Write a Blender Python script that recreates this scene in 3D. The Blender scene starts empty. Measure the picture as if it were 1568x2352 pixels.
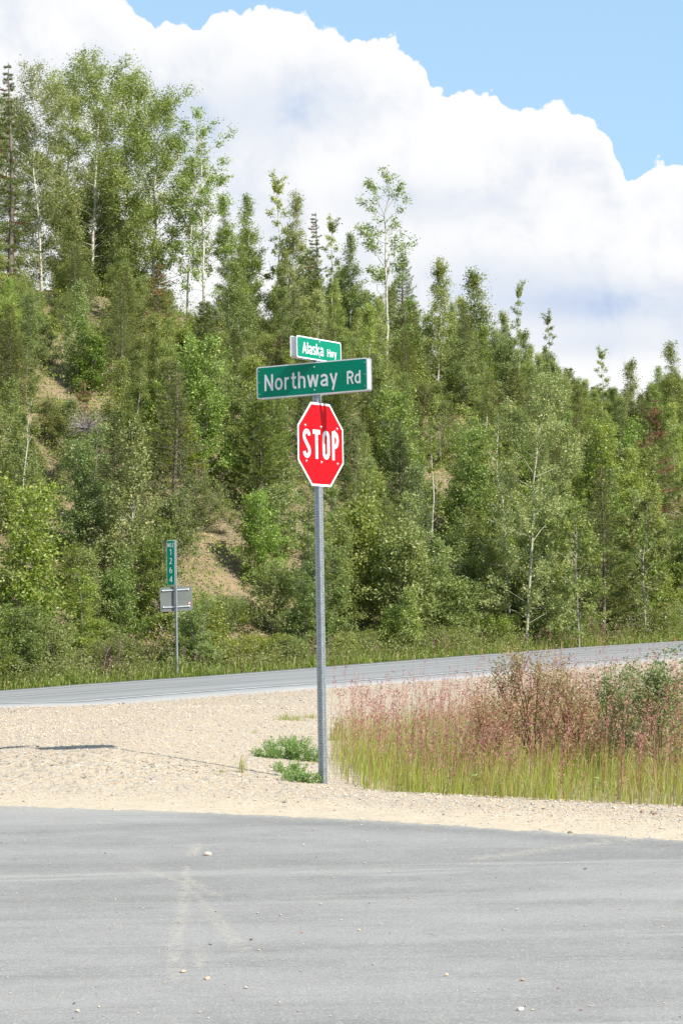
import bpy, math, random
import numpy as np
from mathutils import Matrix, Vector
R_ = math.radians
rng = np.random.default_rng(7)
random.seed(7)
C = bpy.context.scene.collection
scene = bpy.context.scene

# ------------------------------------------------------------------ camera
FPX = 5040.0                      # focal length in pixels of a 1568 x 2352 picture
CAM_H = 1.593
PITCH, ROLL = R_(2.59), R_(-0.95)
cam = bpy.data.cameras.new('camera')
cam.sensor_fit = 'VERTICAL'; cam.sensor_height = 36; cam.sensor_width = 24
cam.lens = FPX / 2352 * 36
cam.clip_end = 5000; cam.clip_start = 0.1
camo = bpy.data.objects.new('camera', cam); C.objects.link(camo)
MC = Matrix.Rotation(R_(90) + PITCH, 3, 'X') @ Matrix.Rotation(ROLL, 3, 'Z')
camo.matrix_world = Matrix.Translation((0, 0, CAM_H)) @ MC.to_4x4()
scene.camera = camo
MCn = np.array(MC)

def at(px, py, Y):
    """world point seen at picture point (px, py), Y metres ahead"""
    d = MCn @ np.array([(px - 784) / FPX, -(py - 1176) / FPX, -1.0])
    d = d / d[1]
    return np.array([d[0] * Y, Y, CAM_H + d[2] * Y])

def on_plane(px, py, z=0.0):
    d = MCn @ np.array([(px - 784) / FPX, -(py - 1176) / FPX, -1.0])
    t = (z - CAM_H) / d[2]
    return np.array([d[0] * t, d[1] * t, z])

def proj(P):
    q = (np.asarray(P, float) - np.array([0, 0, CAM_H])) @ MCn
    return 784 + FPX * q[..., 0] / -q[..., 2], 1176 - FPX * q[..., 1] / -q[..., 2]

# ------------------------------------------------------------------ sun, sky, exposure
SUN_EL = R_(41)
TO_SUN = Vector((0.77 * math.cos(SUN_EL), -0.64 * math.cos(SUN_EL), math.sin(SUN_EL)))
sl = bpy.data.lights.new('sun', 'SUN'); sl.energy = 5.0; sl.angle = R_(0.53); sl.color = (1.0, 0.955, 0.88)
so = bpy.data.objects.new('sun', sl); C.objects.link(so)
so.rotation_euler = TO_SUN.to_track_quat('Z', 'Y').to_euler()
so.location = (20, -16, 30)
scene.view_settings.view_transform = 'Standard'
scene.view_settings.look = 'None'
scene.view_settings.exposure = 0.80
scene.view_settings.gamma = 1.0
scene.view_settings.use_curve_mapping = False

class NT:
    """small helper to write node trees"""
    def __init__(s, nt): s.nt = nt; s.nt.nodes.clear()
    def n(s, typ, ins=None, **kw):
        nd = s.nt.nodes.new(typ)
        for k, v in kw.items(): setattr(nd, k, v)
        for k, v in (ins or {}).items():
            sock = nd.inputs[k]
            if isinstance(v, bpy.types.NodeSocket): s.nt.links.new(v, sock)
            else: sock.default_value = v
        return nd
    def m(s, op, a, b=None, c=None, clamp=False):
        nd = s.n('ShaderNodeMath', operation=op, use_clamp=clamp)
        for i, v in enumerate((a, b, c)):
            if v is None: continue
            if isinstance(v, bpy.types.NodeSocket): s.nt.links.new(v, nd.inputs[i])
            else: nd.inputs[i].default_value = v
        return nd.outputs[0]
    def mix(s, f, a, b, blend='MIX'):
        nd = s.n('ShaderNodeMix', data_type='RGBA', blend_type=blend)
        for i, v in ((0, f), (6, a), (7, b)):
            if isinstance(v, bpy.types.NodeSocket): s.nt.links.new(v, nd.inputs[i])
            elif i == 0: nd.inputs[i].default_value = v
            else: nd.inputs[i].default_value = (v[0], v[1], v[2], 1)
        return nd.outputs[2]
    def rng(s, v, a, b, c=0.0, d=1.0, smooth=True):
        nd = s.n('ShaderNodeMapRange', {0: v, 1: a, 2: b, 3: c, 4: d}, interpolation_type='SMOOTHSTEP' if smooth else 'LINEAR')
        return nd.outputs[0]
    def noise(s, vec, scale, detail=4, rough=0.55, dist=0.0, dim='3D'):
        nd = s.n('ShaderNodeTexNoise', {'Scale': scale, 'Detail': detail, 'Roughness': rough, 'Distortion': dist}, noise_dimensions=dim)
        if vec is not None: s.nt.links.new(vec, nd.inputs['Vector'])
        return nd
    def ramp(s, f, stops, interp='LINEAR'):
        nd = s.n('ShaderNodeValToRGB', {0: f}); cr = nd.color_ramp; cr.interpolation = interp
        while len(cr.elements) < len(stops): cr.elements.new(0.5)
        for e, (p, c) in zip(cr.elements, stops): e.position = p; e.color = (c[0], c[1], c[2], 1)
        return nd.outputs[0]

world = bpy.data.worlds.new('World'); scene.world = world; world.use_nodes = True
w = NT(world.node_tree)
tc = w.n('ShaderNodeTexCoord').outputs['Generated']
sky = w.n('ShaderNodeTexSky', sky_type='NISHITA', sun_disc=False, sun_elevation=SUN_EL,
          sun_rotation=math.atan2(TO_SUN.x, TO_SUN.y), air_density=1.0, dust_density=0.6, ozone_density=1.2, altitude=500)
skyc = w.mix(0.62, sky.outputs[0], (2.35, 3.75, 4.95))
bg_sky = w.n('ShaderNodeBackground', {0: skyc, 1: 0.115})
sep = w.n('ShaderNodeSeparateXYZ', {0: tc})
az = w.m('ARCTAN2', sep.outputs[0], sep.outputs[1])
el = w.m('ARCSINE', sep.outputs[2])
ae = w.n('ShaderNodeCombineXYZ', {0: az, 1: el, 2: 0.0}).outputs[0]
CL = [(-900, -260), (-500, -420), (-200, -180), (60, -120), (250, -40), (314, 18), (361, 44), (401, 26), (457, 40), (497, 4), (585, 14), (697, 2), (745, 38),
      (793, 56), (833, 88), (905, 74), (937, 110), (977, 128), (987, 186), (1057, 186), (1137, 200), (1169, 240), (1201, 250),
      (1233, 232), (1289, 230), (1377, 256), (1397, 300), (1425, 368), (1445, 408), (1473, 376), (1529, 352), (1600, 384), (1800, 300), (2100, 420), (2500, 330)]
def sky_azel(px, py):
    P = at(px, py, 1.0) - np.array([0, 0, CAM_H]); P = P / np.linalg.norm(P)
    return math.atan2(P[0], P[1]), math.asin(P[2])
fc = w.n('ShaderNodeFloatCurve', {1: w.m('MULTIPLY_ADD', az, 1 / 0.8, 0.5, clamp=True)})
cv = fc.mapping.curves[0]
pts = sorted((a / 0.8 + 0.5, e / 0.5) for a, e in (sky_azel(x, y) for x, y in CL))
while len(cv.points) < len(pts): cv.points.new(0.5, 0.5)
for p, (a, e) in zip(cv.points, pts): p.location = (a, e); p.handle_type = 'VECTOR'
fc.mapping.update()
far_n = w.noise(ae, 1.6, 3).outputs[0]
far_mask = w.rng(w.m('ABSOLUTE', az), 0.3, 0.5)
eb = w.m('MULTIPLY', fc.outputs[0], 0.5)
eb = w.m('ADD', eb, w.m('MULTIPLY', far_mask, w.m('MULTIPLY_ADD', far_n, 0.7, -0.32)))
warp = w.noise(ae, 26, 5, 0.6)
warp2 = w.noise(ae, 90, 4, 0.6)
vor = w.n('ShaderNodeTexVoronoi', {'Vector': ae, 'Scale': 75, 'Smoothness': .35, 'Detail': 2.0}, feature='SMOOTH_F1')
edge = w.m('SUBTRACT', eb, el)
edge = w.m('ADD', edge, w.m('MULTIPLY_ADD', warp.outputs[0], 0.010, -0.005))
edge = w.m('ADD', edge, w.m('MULTIPLY_ADD', warp2.outputs[0], 0.009, -0.0045))
edge = w.m('ADD', edge, w.m('MULTIPLY_ADD', vor.outputs[0], -0.008, 0.0045))
soft = w.rng(w.noise(ae, 9, 2).outputs[0], 0.45, 0.7, 0.0012, 0.0042)
mask = w.n('ShaderNodeMapRange', {0: edge, 1: 0.0, 2: soft, 3: 0.0, 4: 1.0}, interpolation_type='SMOOTHSTEP').outputs[0]
# cloud shading: soft blue-grey hollows in white
def blob(px, py, rx, ry, tilt=0.0):
    a0, e0 = sky_azel(px, py)
    dx = w.m('SUBTRACT', az, a0); dy = w.m('SUBTRACT', el, e0)
    dy = w.m('ADD', dy, w.m('MULTIPLY', dx, tilt))
    q = w.m('ADD', w.m('POWER', w.m('DIVIDE', dx, rx / FPX), 2.0), w.m('POWER', w.m('DIVIDE', dy, ry / FPX), 2.0))
    return w.m('EXPONENT', w.m('MULTIPLY', q, -1.0))
n1 = w.noise(ae, 11, 5, 0.55, 0.3).outputs[0]
n2 = w.noise(ae, 30, 5, 0.6, 0.4).outputs[0]
hol = w.rng(w.m('MULTIPLY_ADD', n2, 0.45, w.m('MULTIPLY', n1, 0.55)), 0.44, 0.64)
deep = w.rng(edge, 0.004, 0.03)
shade = w.m('MULTIPLY', w.m('MULTIPLY', hol, deep), 0.36)
lo = w.m('MULTIPLY_ADD', n2, 0.9, 0.5)
for px, py, rx, ry, t, k in ((1330, 705, 250, 48, 0.02, 0.62), (1150, 640, 260, 60, 0.1, 0.3), (560, 270, 200, 90, 0.0, 0.3), (430, 350, 120, 160, 0, .2),
                             (1380, 790, 200, 35, 0, 0.35), (960, 470, 240, 50, 0.0, 0.3), (700, 240, 120, 60, 0, .15)):
    shade = w.m('ADD', shade, w.m('MULTIPLY', w.m('MULTIPLY', blob(px, py, rx, ry, t), k), lo))
shade = w.m('MINIMUM', shade, 1.0)
ccol = w.ramp(shade, [(0.0, (0.88, 0.88, 0.885)), (0.2, (0.76, 0.785, 0.83)), (0.55, (0.60, 0.67, 0.79)), (1.0, (0.38, 0.49, 0.73))])
bg_cl = w.n('ShaderNodeBackground', {0: ccol, 1: 0.66})
mixs = w.n('ShaderNodeMixShader', {0: w.m('MULTIPLY', mask, w.rng(el, -0.02, 0.01))})
w.nt.links.new(bg_sky.outputs[0], mixs.inputs[1]); w.nt.links.new(bg_cl.outputs[0], mixs.inputs[2])
w.nt.links.new(mixs.outputs[0], w.n('ShaderNodeOutputWorld').inputs[0])

# ------------------------------------------------------------------ object helpers
def new_mesh(name, V, faces, mats=(), attrs=None, smooth=False, midx=None):
    """faces: list of (k,n) int arrays; attrs: {name: per-face float array}"""
    V = np.asarray(V, np.float32)
    me = bpy.data.meshes.new(name)
    faces = [np.asarray(f, np.int32) for f in faces if len(f)]
    nl = sum(f.size for f in faces); nf = sum(len(f) for f in faces)
    me.vertices.add(len(V)); me.vertices.foreach_set('co', V.ravel())
    me.loops.add(nl); me.polygons.add(nf)
    me.loops.foreach_set('vertex_index', np.concatenate([f.ravel() for f in faces]))
    tot = np.concatenate([np.full(len(f), f.shape[1], np.int32) for f in faces])
    me.polygons.foreach_set('loop_start', np.concatenate([[0], np.cumsum(tot)[:-1]]).astype(np.int32))
    me.polygons.foreach_set('loop_total', tot)
    for m in mats: me.materials.append(m)
    if midx is not None: me.polygons.foreach_set('material_index', np.asarray(midx, np.int32))
    for k, a in (attrs or {}).items():
        dom = 'FACE' if len(a) == nf else 'POINT'
        at_ = me.attributes.new(k, 'FLOAT', dom); at_.data.foreach_set('value', np.asarray(a, np.float32))
    me.update(calc_edges=True)
    me.polygons.foreach_set('use_smooth', np.full(nf, smooth))
    me.validate()
    return me

def obj(name, me, parent=None, **props):
    o = bpy.data.objects.new(name, me); C.objects.link(o)
    if parent is not None: o.parent = parent
    for k, v in props.items(): o[k] = v
    return o

def thing(name, label, cat, loc=(0, 0, 0), rz=0.0, group=None):
    o = bpy.data.objects.new(name, None); C.objects.link(o)
    o.location = loc; o.rotation_euler = (0, 0, rz); o.empty_display_size = 0.2
    o['label'] = label; o['category'] = cat
    if group: o['group'] = group
    return o

def copy_tree(root, label, group=None):
    r = root.copy(); C.objects.link(r); r['label'] = label
    if group: r['group'] = group
    elif 'group' in r.keys(): del r['group']
    for ch in root.children:
        c = ch.copy(); C.objects.link(c); c.parent = r
    return r

class MB:
    """collects vertices and polygons"""
    def __init__(s): s.V = []; s.F = {}; s.n = 0; s.A = {}
    def add(s, V, F, r=None):
        V = np.asarray(V, float).reshape(-1, 3); F = np.asarray(F, int)
        s.V.append(V); s.F.setdefault(F.shape[1], []).append(F + s.n)
        s.A.setdefault(F.shape[1], []).append(np.full(len(F), 0.5) if r is None else np.broadcast_to(r, len(F)))
        s.n += len(V)
    def box(s, c, size, M=None):
        h = np.array(size) / 2
        v = np.array([[x, y, z] for x in (-1, 1) for y in (-1, 1) for z in (-1, 1)]) * h
        if M is not None: v = v @ np.array(M).T
        s.add(v + np.array(c), [[0, 1, 3, 2], [4, 6, 7, 5], [0, 4, 5, 1], [2, 3, 7, 6], [0, 2, 6, 4], [1, 5, 7, 3]])
    def prism(s, poly, z0, z1, M=None):
        """poly in (x, z), extruded along y from z0 to z1"""
        n = len(poly); p = np.array(poly)
        v = np.vstack([np.c_[p[:, 0], np.full(n, z0), p[:, 1]], np.c_[p[:, 0], np.full(n, z1), p[:, 1]]])
        if M is not None: v = v @ np.array(M).T
        s.add(v, [[i, (i + 1) % n, n + (i + 1) % n, n + i] for i in range(n)])
        s.add(v[:n], [list(range(n))[::-1]]); s.add(v[n:], [list(range(n))])
    def tube(s, P, rad, k=5, r=None):
        P = np.asarray(P, float); rad = np.broadcast_to(np.asarray(rad, float), len(P))
        T = np.gradient(P, axis=0); T /= np.linalg.norm(T, axis=1)[:, None] + 1e-9
        ref = np.where(np.abs(T[:, 2:3]) > 0.9, np.array([[1.0, 0, 0]]), np.array([[0, 0, 1.0]]))
        U = np.cross(T, ref); U /= np.linalg.norm(U, axis=1)[:, None]; W = np.cross(T, U)
        a = np.arange(k) * 2 * math.pi / k
        v = P[:, None] + rad[:, None, None] * (np.cos(a)[None, :, None] * U[:, None] + np.sin(a)[None, :, None] * W[:, None])
        n = len(P); i = np.arange(n - 1)[:, None] * k; j = np.arange(k)[None]; j2 = (j + 1) % k
        f = np.stack([i + j, i + j2, i + k + j2, i + k + j], -1).reshape(-1, 4)
        s.add(v.reshape(-1, 3), f, r)
        s.add(v[-1], [list(range(k))], r if r is None or np.ndim(r) == 0 else r[0])
    def mesh(s, name, mats, smooth=False):
        ks = sorted(s.F); fs = [np.concatenate(s.F[k]) for k in ks]
        return new_mesh(name, np.vstack(s.V), fs, mats, {'rnd': np.concatenate([np.concatenate(s.A[k]) for k in ks])}, smooth)

# ------------------------------------------------------------------ materials
def mat(name, col, rough=0.6, metal=0.0, spec=0.5, var=0.12, vscale=6.0, bump=0.0, bscale=80.0):
    m = bpy.data.materials.new(name); m.use_nodes = True; t = NT(m.node_tree)
    co = t.n('ShaderNodeTexCoord').outputs['Object']
    nz = t.noise(co, vscale, 5, 0.6)
    f = t.rng(nz.outputs[0], 0.3, 0.7, 0, 1)
    c = t.mix(f, [x * (1 - var) for x in col], [min(1, x * (1 + var)) for x in col])
    ins = {'Base Color': c, 'Roughness': t.m('MULTIPLY_ADD', f, 0.15, rough - 0.07), 'Metallic': metal, 'Specular IOR Level': spec}
    if bump:
        b = t.n('ShaderNodeBump', {'Strength': 0.5, 'Distance': bump, 'Height': t.noise(co, bscale, 4).outputs[0]})
        ins['Normal'] = b.outputs[0]
    p = t.n('ShaderNodeBsdfPrincipled', ins)
    t.nt.links.new(p.outputs[0], t.n('ShaderNodeOutputMaterial').inputs[0])
    return m

def leafmat(name, stops, transl=0.35, rough=0.42, tint=0.25, spec=0.5, tcol=(1.25, 1.35, 0.6), objvar=True):
    m = bpy.data.materials.new(name); m.use_nodes = True; t = NT(m.node_tree)
    r = t.n('ShaderNodeAttribute', attribute_name='rnd').outputs['Fac']
    c = t.ramp(r, stops)
    if objvar:
        oi = t.n('ShaderNodeObjectInfo').outputs['Random']
        hs = t.n('ShaderNodeHueSaturation', {'Hue': t.m('MULTIPLY_ADD', oi, 0.035, 0.4825), 'Saturation': t.m('MULTIPLY_ADD', t.m('FRACT', t.m('MULTIPLY', oi, 7.3)), 0.3, 0.82),
                 'Value': t.m('MULTIPLY_ADD', t.m('FRACT', t.m('MULTIPLY', oi, 13.7)), 2 * tint, 1 - tint), 'Color': c})
        c = hs.outputs[0]
    p = t.n('ShaderNodeBsdfPrincipled', {'Base Color': c, 'Roughness': rough, 'Specular IOR Level': spec})
    tr = t.n('ShaderNodeBsdfTranslucent', {0: t.mix(1.0, c, tcol, 'MULTIPLY')})
    mx = t.n('ShaderNodeMixShader', {0: transl})
    t.nt.links.new(p.outputs[0], mx.inputs[1]); t.nt.links.new(tr.outputs[0], mx.inputs[2])
    t.nt.links.new(mx.outputs[0], t.n('ShaderNodeOutputMaterial').inputs[0])
    return m

M = {}
M['aspen'] = leafmat('aspen_leaf', [(0, (0.124, 0.175, 0.041)), (.5, (0.235, 0.285, 0.078)), (.93, (0.387, 0.407, 0.147)), (1, (0.600, 0.515, 0.148))], rough=.42, transl=.36)
M['poplar'] = leafmat('poplar_leaf', [(0, (0.110, 0.166, 0.036)), (.5, (0.206, 0.264, 0.063)), (.92, (0.353, 0.383, 0.128)), (1, (0.600, 0.579, 0.222))], rough=.42, spec=.5, transl=.36)
M['birch'] = leafmat('birch_leaf', [(0, (0.122, 0.165, 0.036)), (.6, (0.242, 0.271, 0.069)), (1, (0.428, 0.396, 0.132))], rough=.45, transl=.42)
M['yellow_leaf'] = leafmat('yellow_green_leaf', [(0, (.1, .15, .02)), (.6, (.2, .24, .03)), (1, (.34, .33, .05))], rough=.45)
M['spruce'] = leafmat('spruce_needle', [(0, (0.072, 0.105, 0.026)), (.55, (0.161, 0.189, 0.044)), (.9, (0.267, 0.273, 0.066)), (1, (0.423, 0.323, 0.112))], transl=.25, rough=.5, tint=.2)
M['brown_needle'] = leafmat('brown_needle', [(0, (.16, .07, .035)), (1, (.34, .17, .08))], transl=.15, rough=.7)
M['bark_white'] = mat('aspen_bark', (.40, .385, .31), .8, var=.3, vscale=9)
M['bark_olive'] = mat('olive_aspen_bark', (.30, .30, .21), .8, var=.3, vscale=9)
M['bark_grey'] = mat('grey_bark', (.24, .215, .18), .85, var=.3, vscale=12)
M['bark_brown'] = mat('spruce_bark', (.15, .12, .095), .9, var=.3, vscale=14)
M['twig_dead'] = mat('dead_twig', (.25, .22, .2), .9, var=.25)
M['galv'] = mat('galvanised_steel', (.25, .285, .31), .5, .5, var=.14, vscale=28, bump=.0006, bscale=160)
M['alu'] = mat('aluminium', (.5, .52, .55), .45, .5, var=.08, vscale=10)
M['alu_dull'] = mat('dull_aluminium', (.125, .14, .13), .65, .1, var=.1, vscale=3)
M['green'] = mat('green_sheeting', (.0, .215, .13), .5, spec=.12, var=.05, vscale=3)
_t = M['green'].node_tree; _p = [x for x in _t.nodes if x.type == 'BSDF_PRINCIPLED'][0]
_co = _t.nodes.new('ShaderNodeTexCoord'); _w = _t.nodes.new('ShaderNodeTexWave'); _w.bands_direction = 'X'; _w.inputs['Scale'].default_value = 16
_t.links.new(_co.outputs['Object'], _w.inputs[0]); _m = _t.nodes.new('ShaderNodeMix'); _m.data_type = 'RGBA'; _m.blend_type = 'MULTIPLY'; _m.inputs[0].default_value = .28
_src = _p.inputs['Base Color'].links[0].from_socket; _t.links.new(_src, _m.inputs[6]); _t.links.new(_w.outputs[0], _m.inputs[7]); _t.links.new(_m.outputs[2], _p.inputs['Base Color'])
M['white'] = mat('white_sheeting', (.72, .74, .74), .35, var=.03, vscale=4)
M['silver'] = mat('silver_white_sheeting', (.62, .64, .66), .35, var=.03, vscale=4)
M['red'] = mat('red_sheeting', (.60, .003, .008), .55, spec=.12, var=.04, vscale=3)
M['bolt'] = mat('bolt_steel', (.6, .62, .65), .3, .85)
M['sticker'] = mat('sticker_brown', (.2, .03, .02), .5)
M['stem'] = mat('green_stem', (.14, .16, .05), .7)
M['red_stem'] = mat('red_stem', (.22, .09, .06), .7)

# ------------------------------------------------------------------ terrain model
edge_near = [(-380, 1634, 43.0), (0, 1624, 46.0), (407, 1592, 48.6), (730, 1570, 52.0), (1200, 1527, 57.5), (1568, 1496, 63.5), (2000, 1466, 71)]
edge_far = [(-380, 1606, 52.0), (0, 1597, 56.0), (407, 1567, 58.8), (730, 1544, 62.0), (1200, 1508, 68.0), (1568, 1480, 73.5), (2000, 1452, 82)]
EN = np.array([at(*e) for e in edge_near]); EF = np.array([at(*e) for e in edge_far])
RC = (EN + EF) / 2
HALF = 4.0
ext0 = RC[0] - (RC[1] - RC[0]) / np.linalg.norm(RC[1] - RC[0]) * np.array([90, 90, 0]) ; ext0[2] = RC[0][2] - .6
ext1 = RC[-1] + (RC[-1] - RC[-2]) / np.linalg.norm(RC[-1] - RC[-2]) * np.array([160, 160, 0]); ext1[2] = RC[-1][2] + 1.0
RC = np.vstack([ext0, RC, ext1])
seg = RC[1:, :2] - RC[:-1, :2]; segl = np.linalg.norm(seg, axis=1); cum = np.concatenate([[0], np.cumsum(segl)])
S0 = cum[4]        # arc length zero at the road point behind the sign post

def road_sd(x, y):
    """arc length and signed distance from the highway centre (positive = far side)"""
    x = np.asarray(x, float); y = np.asarray(y, float)
    best = np.full(x.shape, 1e9); S = np.zeros(x.shape); D = np.zeros(x.shape)
    for i in range(len(seg)):
        t = np.clip(((x - RC[i, 0]) * seg[i, 0] + (y - RC[i, 1]) * seg[i, 1]) / segl[i] ** 2, 0, 1)
        dx = x - RC[i, 0] - t * seg[i, 0]; dy = y - RC[i, 1] - t * seg[i, 1]
        d = np.hypot(dx, dy); sg = np.sign(seg[i, 0] * dy - seg[i, 1] * dx)
        u = d < best; best = np.where(u, d, best); S = np.where(u, cum[i] + t * segl[i], S); D = np.where(u, d * np.where(sg == 0, 1, sg), D)
    return S - S0, D
def road_z(s): return np.interp(s + S0, cum, RC[:, 2])

def sm(t): t = np.clip(t, 0, 1); return t * t * (3 - 2 * t)
_ph = rng.uniform(0, 6.28, (10, 2)); _k = rng.normal(0, 1, (10, 2))
def wav(x, y, sc, i0=0, n=5):
    z = 0
    for i in range(i0, i0 + n): z = z + np.sin(x * _k[i, 0] / sc + _ph[i, 0] + y * _k[i, 1] / sc)
    return z / n
EDGE_PX = [(-700, 1842), (-200, 1846), (0, 1853), (400, 1866), (784, 1882), (1100, 1902), (1568, 1932)]
EPW = np.array([on_plane(*e) for e in EDGE_PX])
EDX = np.concatenate([[-60, -30], EPW[:, 0], [4, 6, 8, 10, 11, 11.5]])
EDY = np.concatenate([[22, 20], EPW[:, 1], [13.9, 11.6, 8.5, 4, 0, -14]])
def edge_y(x): return np.interp(x, EDX, EDY)

HS = np.array([-80, -30, 0, 12, 20, 28, 36, 44, 52, 60, 72, 90, 140]); HZ = np.array([14, 19, 20, 19.3, 17.2, 15.9, 14.6, 13.2, 11.6, 10.3, 10.3, 12.5, 16.0])
def terr(x, y):
    x = np.asarray(x, float); y = np.asarray(y, float)
    s, d = road_sd(x, y); rz = road_z(s)
    # this side: flat shoulder with a low rise left of the post and a shallow ditch to its right
    e = y - edge_y(x)
    zn = 0.31 * sm((e - 1.5) / 1.6) * np.clip((-0.17 - x) / 2.2, 0, 1)
    zn = zn - 0.16 * sm((x - 0.05) / 0.5) * sm((e - 2.55) / 0.5) + 0.03 * sm(e / 1.5) + wav(x, y, 1.4) * 0.02 * sm(e / 1.5)
    k = sm((-HALF - 1.0 - d) / 22.0)
    zt = rz * (1 - k) + zn * k
    inr = np.abs(d) < HALF + 1.0
    zt = np.where(inr, rz, zt)
    # hill
    dd = d - HALF - 0.9
    H = np.interp(s, HS, HZ); dc = np.interp(s, [0, 60], [36, 29])
    t = np.clip((dd - 3.2) / dc, 0, 1)
    prof = 0.86 * (1 - (1 - t) ** 1.5) + 0.14 * sm(t)
    zh = rz - 0.35 * sm(dd / 1.3) * (1 - sm((dd - 2.0) / 2)) + H * prof + (0.45 * wav(x, y, 2.2, 3, 5) + .8 * wav(x, y, 7, 0, 5)) * sm((dd - 4) / 8)
    zh = zh + 0.05 * np.clip(dd - dc - 3, 0, 120)
    return np.where(dd > 0, zh, zt)
def terr1(x, y): return float(terr(np.array([x]), np.array([y]))[0])

def ground_hit(px, py, y0=8.0, y1=160.0):
    """first ground point seen at picture point"""
    Y = np.arange(y0, y1, 0.05); P = np.array([at(px, py, 1.0)])[0]
    dx = P[0]; dz = P[2] - CAM_H
    h = terr(dx * Y, Y) - (CAM_H + dz * Y)
    i = np.argmax(h > 0)
    return np.array([dx * Y[i], Y[i], CAM_H + dz * Y[i]])

# ------------------------------------------------------------------ ground sheet
def axis(segs):
    a = []
    for lo, hi, st in segs: a += list(np.arange(lo, hi, st))
    return np.array(a + [segs[-1][1]])
xs = axis([(-900, -200, 50), (-200, -60, 8), (-60, -24, 2), (-24, -5, .6), (-5, 6, .22), (6, 30, .6), (30, 70, 2), (70, 200, 8), (200, 900, 50)])
ys = axis([(-300, -40, 20), (-40, 10, 2), (10, 30, .2), (30, 125, .5), (125, 160, 2), (160, 300, 10), (300, 1500, 60)])
gx, gy = np.meshgrid(xs, ys); gz = terr(gx, gy)
s_, d_ = road_sd(gx, gy)
gz = np.where(np.abs(d_) < HALF - .6, gz - 0.12, np.where(np.abs(d_) < HALF + 3, gz - .035, gz))
V = np.c_[gx.ravel(), gy.ravel(), gz.ravel()]
nx, ny = len(xs), len(ys); i = np.arange(ny - 1)[:, None] * nx + np.arange(nx - 1)[None]
F = np.stack([i, i + 1, i + nx + 1, i + nx], -1).reshape(-1, 4)
a_soil = sm((d_ - HALF - 1.0) / 1.0)
e_ = gy - edge_y(gx)
a_sand = (1 - sm((e_ - 0.95 - .4 * wav(gx, gy, .8)) / 0.7)) * (np.abs(gx) < 40)
def in_poly(px, py, poly):
    c = np.zeros(np.shape(px), bool); n = len(poly)
    for a in range(n):
        x1, y1 = poly[a]; x2, y2 = poly[(a + 1) % n]
        k = ((y1 > py) != (y2 > py)) & (px < (x2 - x1) * (py - y1) / (y2 - y1 + 1e-12) + x1); c ^= k
    return c
GP = [on_plane(*p)[:2] for p in ((842, 1814), (1000, 1823), (1300, 1842), (1568, 1852), (2100, 1880), (2300, 1640), (1568, 1600), (1240, 1600), (1000, 1625), (800, 1655), (762, 1690), (768, 1745))]
a_green = in_poly(gx, gy, GP).astype(float)

def ground_mat():
    m = bpy.data.materials.new('gravel_and_soil'); m.use_nodes = True; t = NT(m.node_tree)
    co = t.n('ShaderNodeTexCoord').outputs['Object']
    soil = t.n('ShaderNodeAttribute', attribute_name='soil').outputs['Fac']
    sand = t.n('ShaderNodeAttribute', attribute_name='sand').outputs['Fac']
    grn = t.n('ShaderNodeAttribute', attribute_name='green').outputs['Fac']
    v1 = t.n('ShaderNodeTexVoronoi', {'Vector': co, 'Scale': 48}); v2 = t.n('ShaderNodeTexVoronoi', {'Vector': co, 'Scale': 22})
    r1 = t.n('ShaderNodeSeparateColor', {0: v1.outputs['Color']}).outputs[0]
    r2 = t.n('ShaderNodeSeparateColor', {0: v2.outputs['Color']}).outputs[1]
    pal = [(0, (.10, .085, .07)), (.08, (.20, .18, .155)), (.22, (.35, .32, .275)), (.45, (.42, .35, .255)), (.7, (.47, .38, .265)), (.86, (.43, .29, .17)), (1, (.56, .52, .46))]
    g = t.mix(0.4, t.ramp(r1, pal), t.ramp(r2, pal))
    big = t.noise(co, 0.55, 4).outputs[0]; med = t.noise(co, 3.0, 5, .65).outputs[0]
    g = t.mix(t.rng(big, .35, .65, 0, .35), g, t.mix(0.5, g, (.37, .325, .26)))
    v3 = t.n('ShaderNodeTexVoronoi', {'Vector': co, 'Scale': 11}); r3 = t.n('ShaderNodeSeparateColor', {0: v3.outputs['Color']}).outputs[2]
    g = t.mix(t.rng(v3.outputs['Distance'], .35, .2), g, t.ramp(r3, pal))
    sc = t.mix(t.rng(med, .3, .7), (.43, .355, .255), (.50, .42, .31))
    sc = t.mix(0.25, sc, g)
    g = t.mix(t.m('MULTIPLY', sand, 0.85), g, sc)
    s1 = t.noise(co, .28, 5, .6).outputs[0]; s2 = t.noise(co, 3.5, 6, .7).outputs[0]
    so_ = t.mix(t.rng(s1, .4, .6), (.27, .19, .12), (.20, .15, .105))
    so_ = t.mix(t.rng(s2, .35, .7), so_, (.37, .27, .165))
    so_ = t.mix(t.m('MULTIPLY', t.rng(s2, .42, .58), .7), so_, (.09, .1, .045))
    g = t.mix(t.m('MULTIPLY', grn, t.rng(med, .35, .65, .1, .6)), g, (.16, .14, .07))
    c = t.mix(soil, g, so_)
    hgt = t.m('ADD', t.m('MULTIPLY', t.m('SUBTRACT', 1.0, v1.outputs['Distance']), t.m('MULTIPLY_ADD', sand, -.85, 1.0)), t.m('MULTIPLY', med, 2.0))
    b = t.n('ShaderNodeBump', {'Strength': 0.55, 'Distance': 0.012, 'Height': hgt})
    b2 = t.n('ShaderNodeBump', {'Strength': t.m('MULTIPLY', soil, .8), 'Distance': 0.15, 'Height': s2, 'Normal': b.outputs[0]})
    p = t.n('ShaderNodeBsdfPrincipled', {'Base Color': c, 'Roughness': .92, 'Specular IOR Level': .2, 'Normal': b2.outputs[0]})
    t.nt.links.new(p.outputs[0], t.n('ShaderNodeOutputMaterial').inputs[0])
    return m
obj('ground', new_mesh('ground', V, [F], [ground_mat()], {'soil': a_soil.ravel(), 'sand': a_sand.ravel(), 'green': a_green.ravel()}, True), kind='structure')

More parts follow.
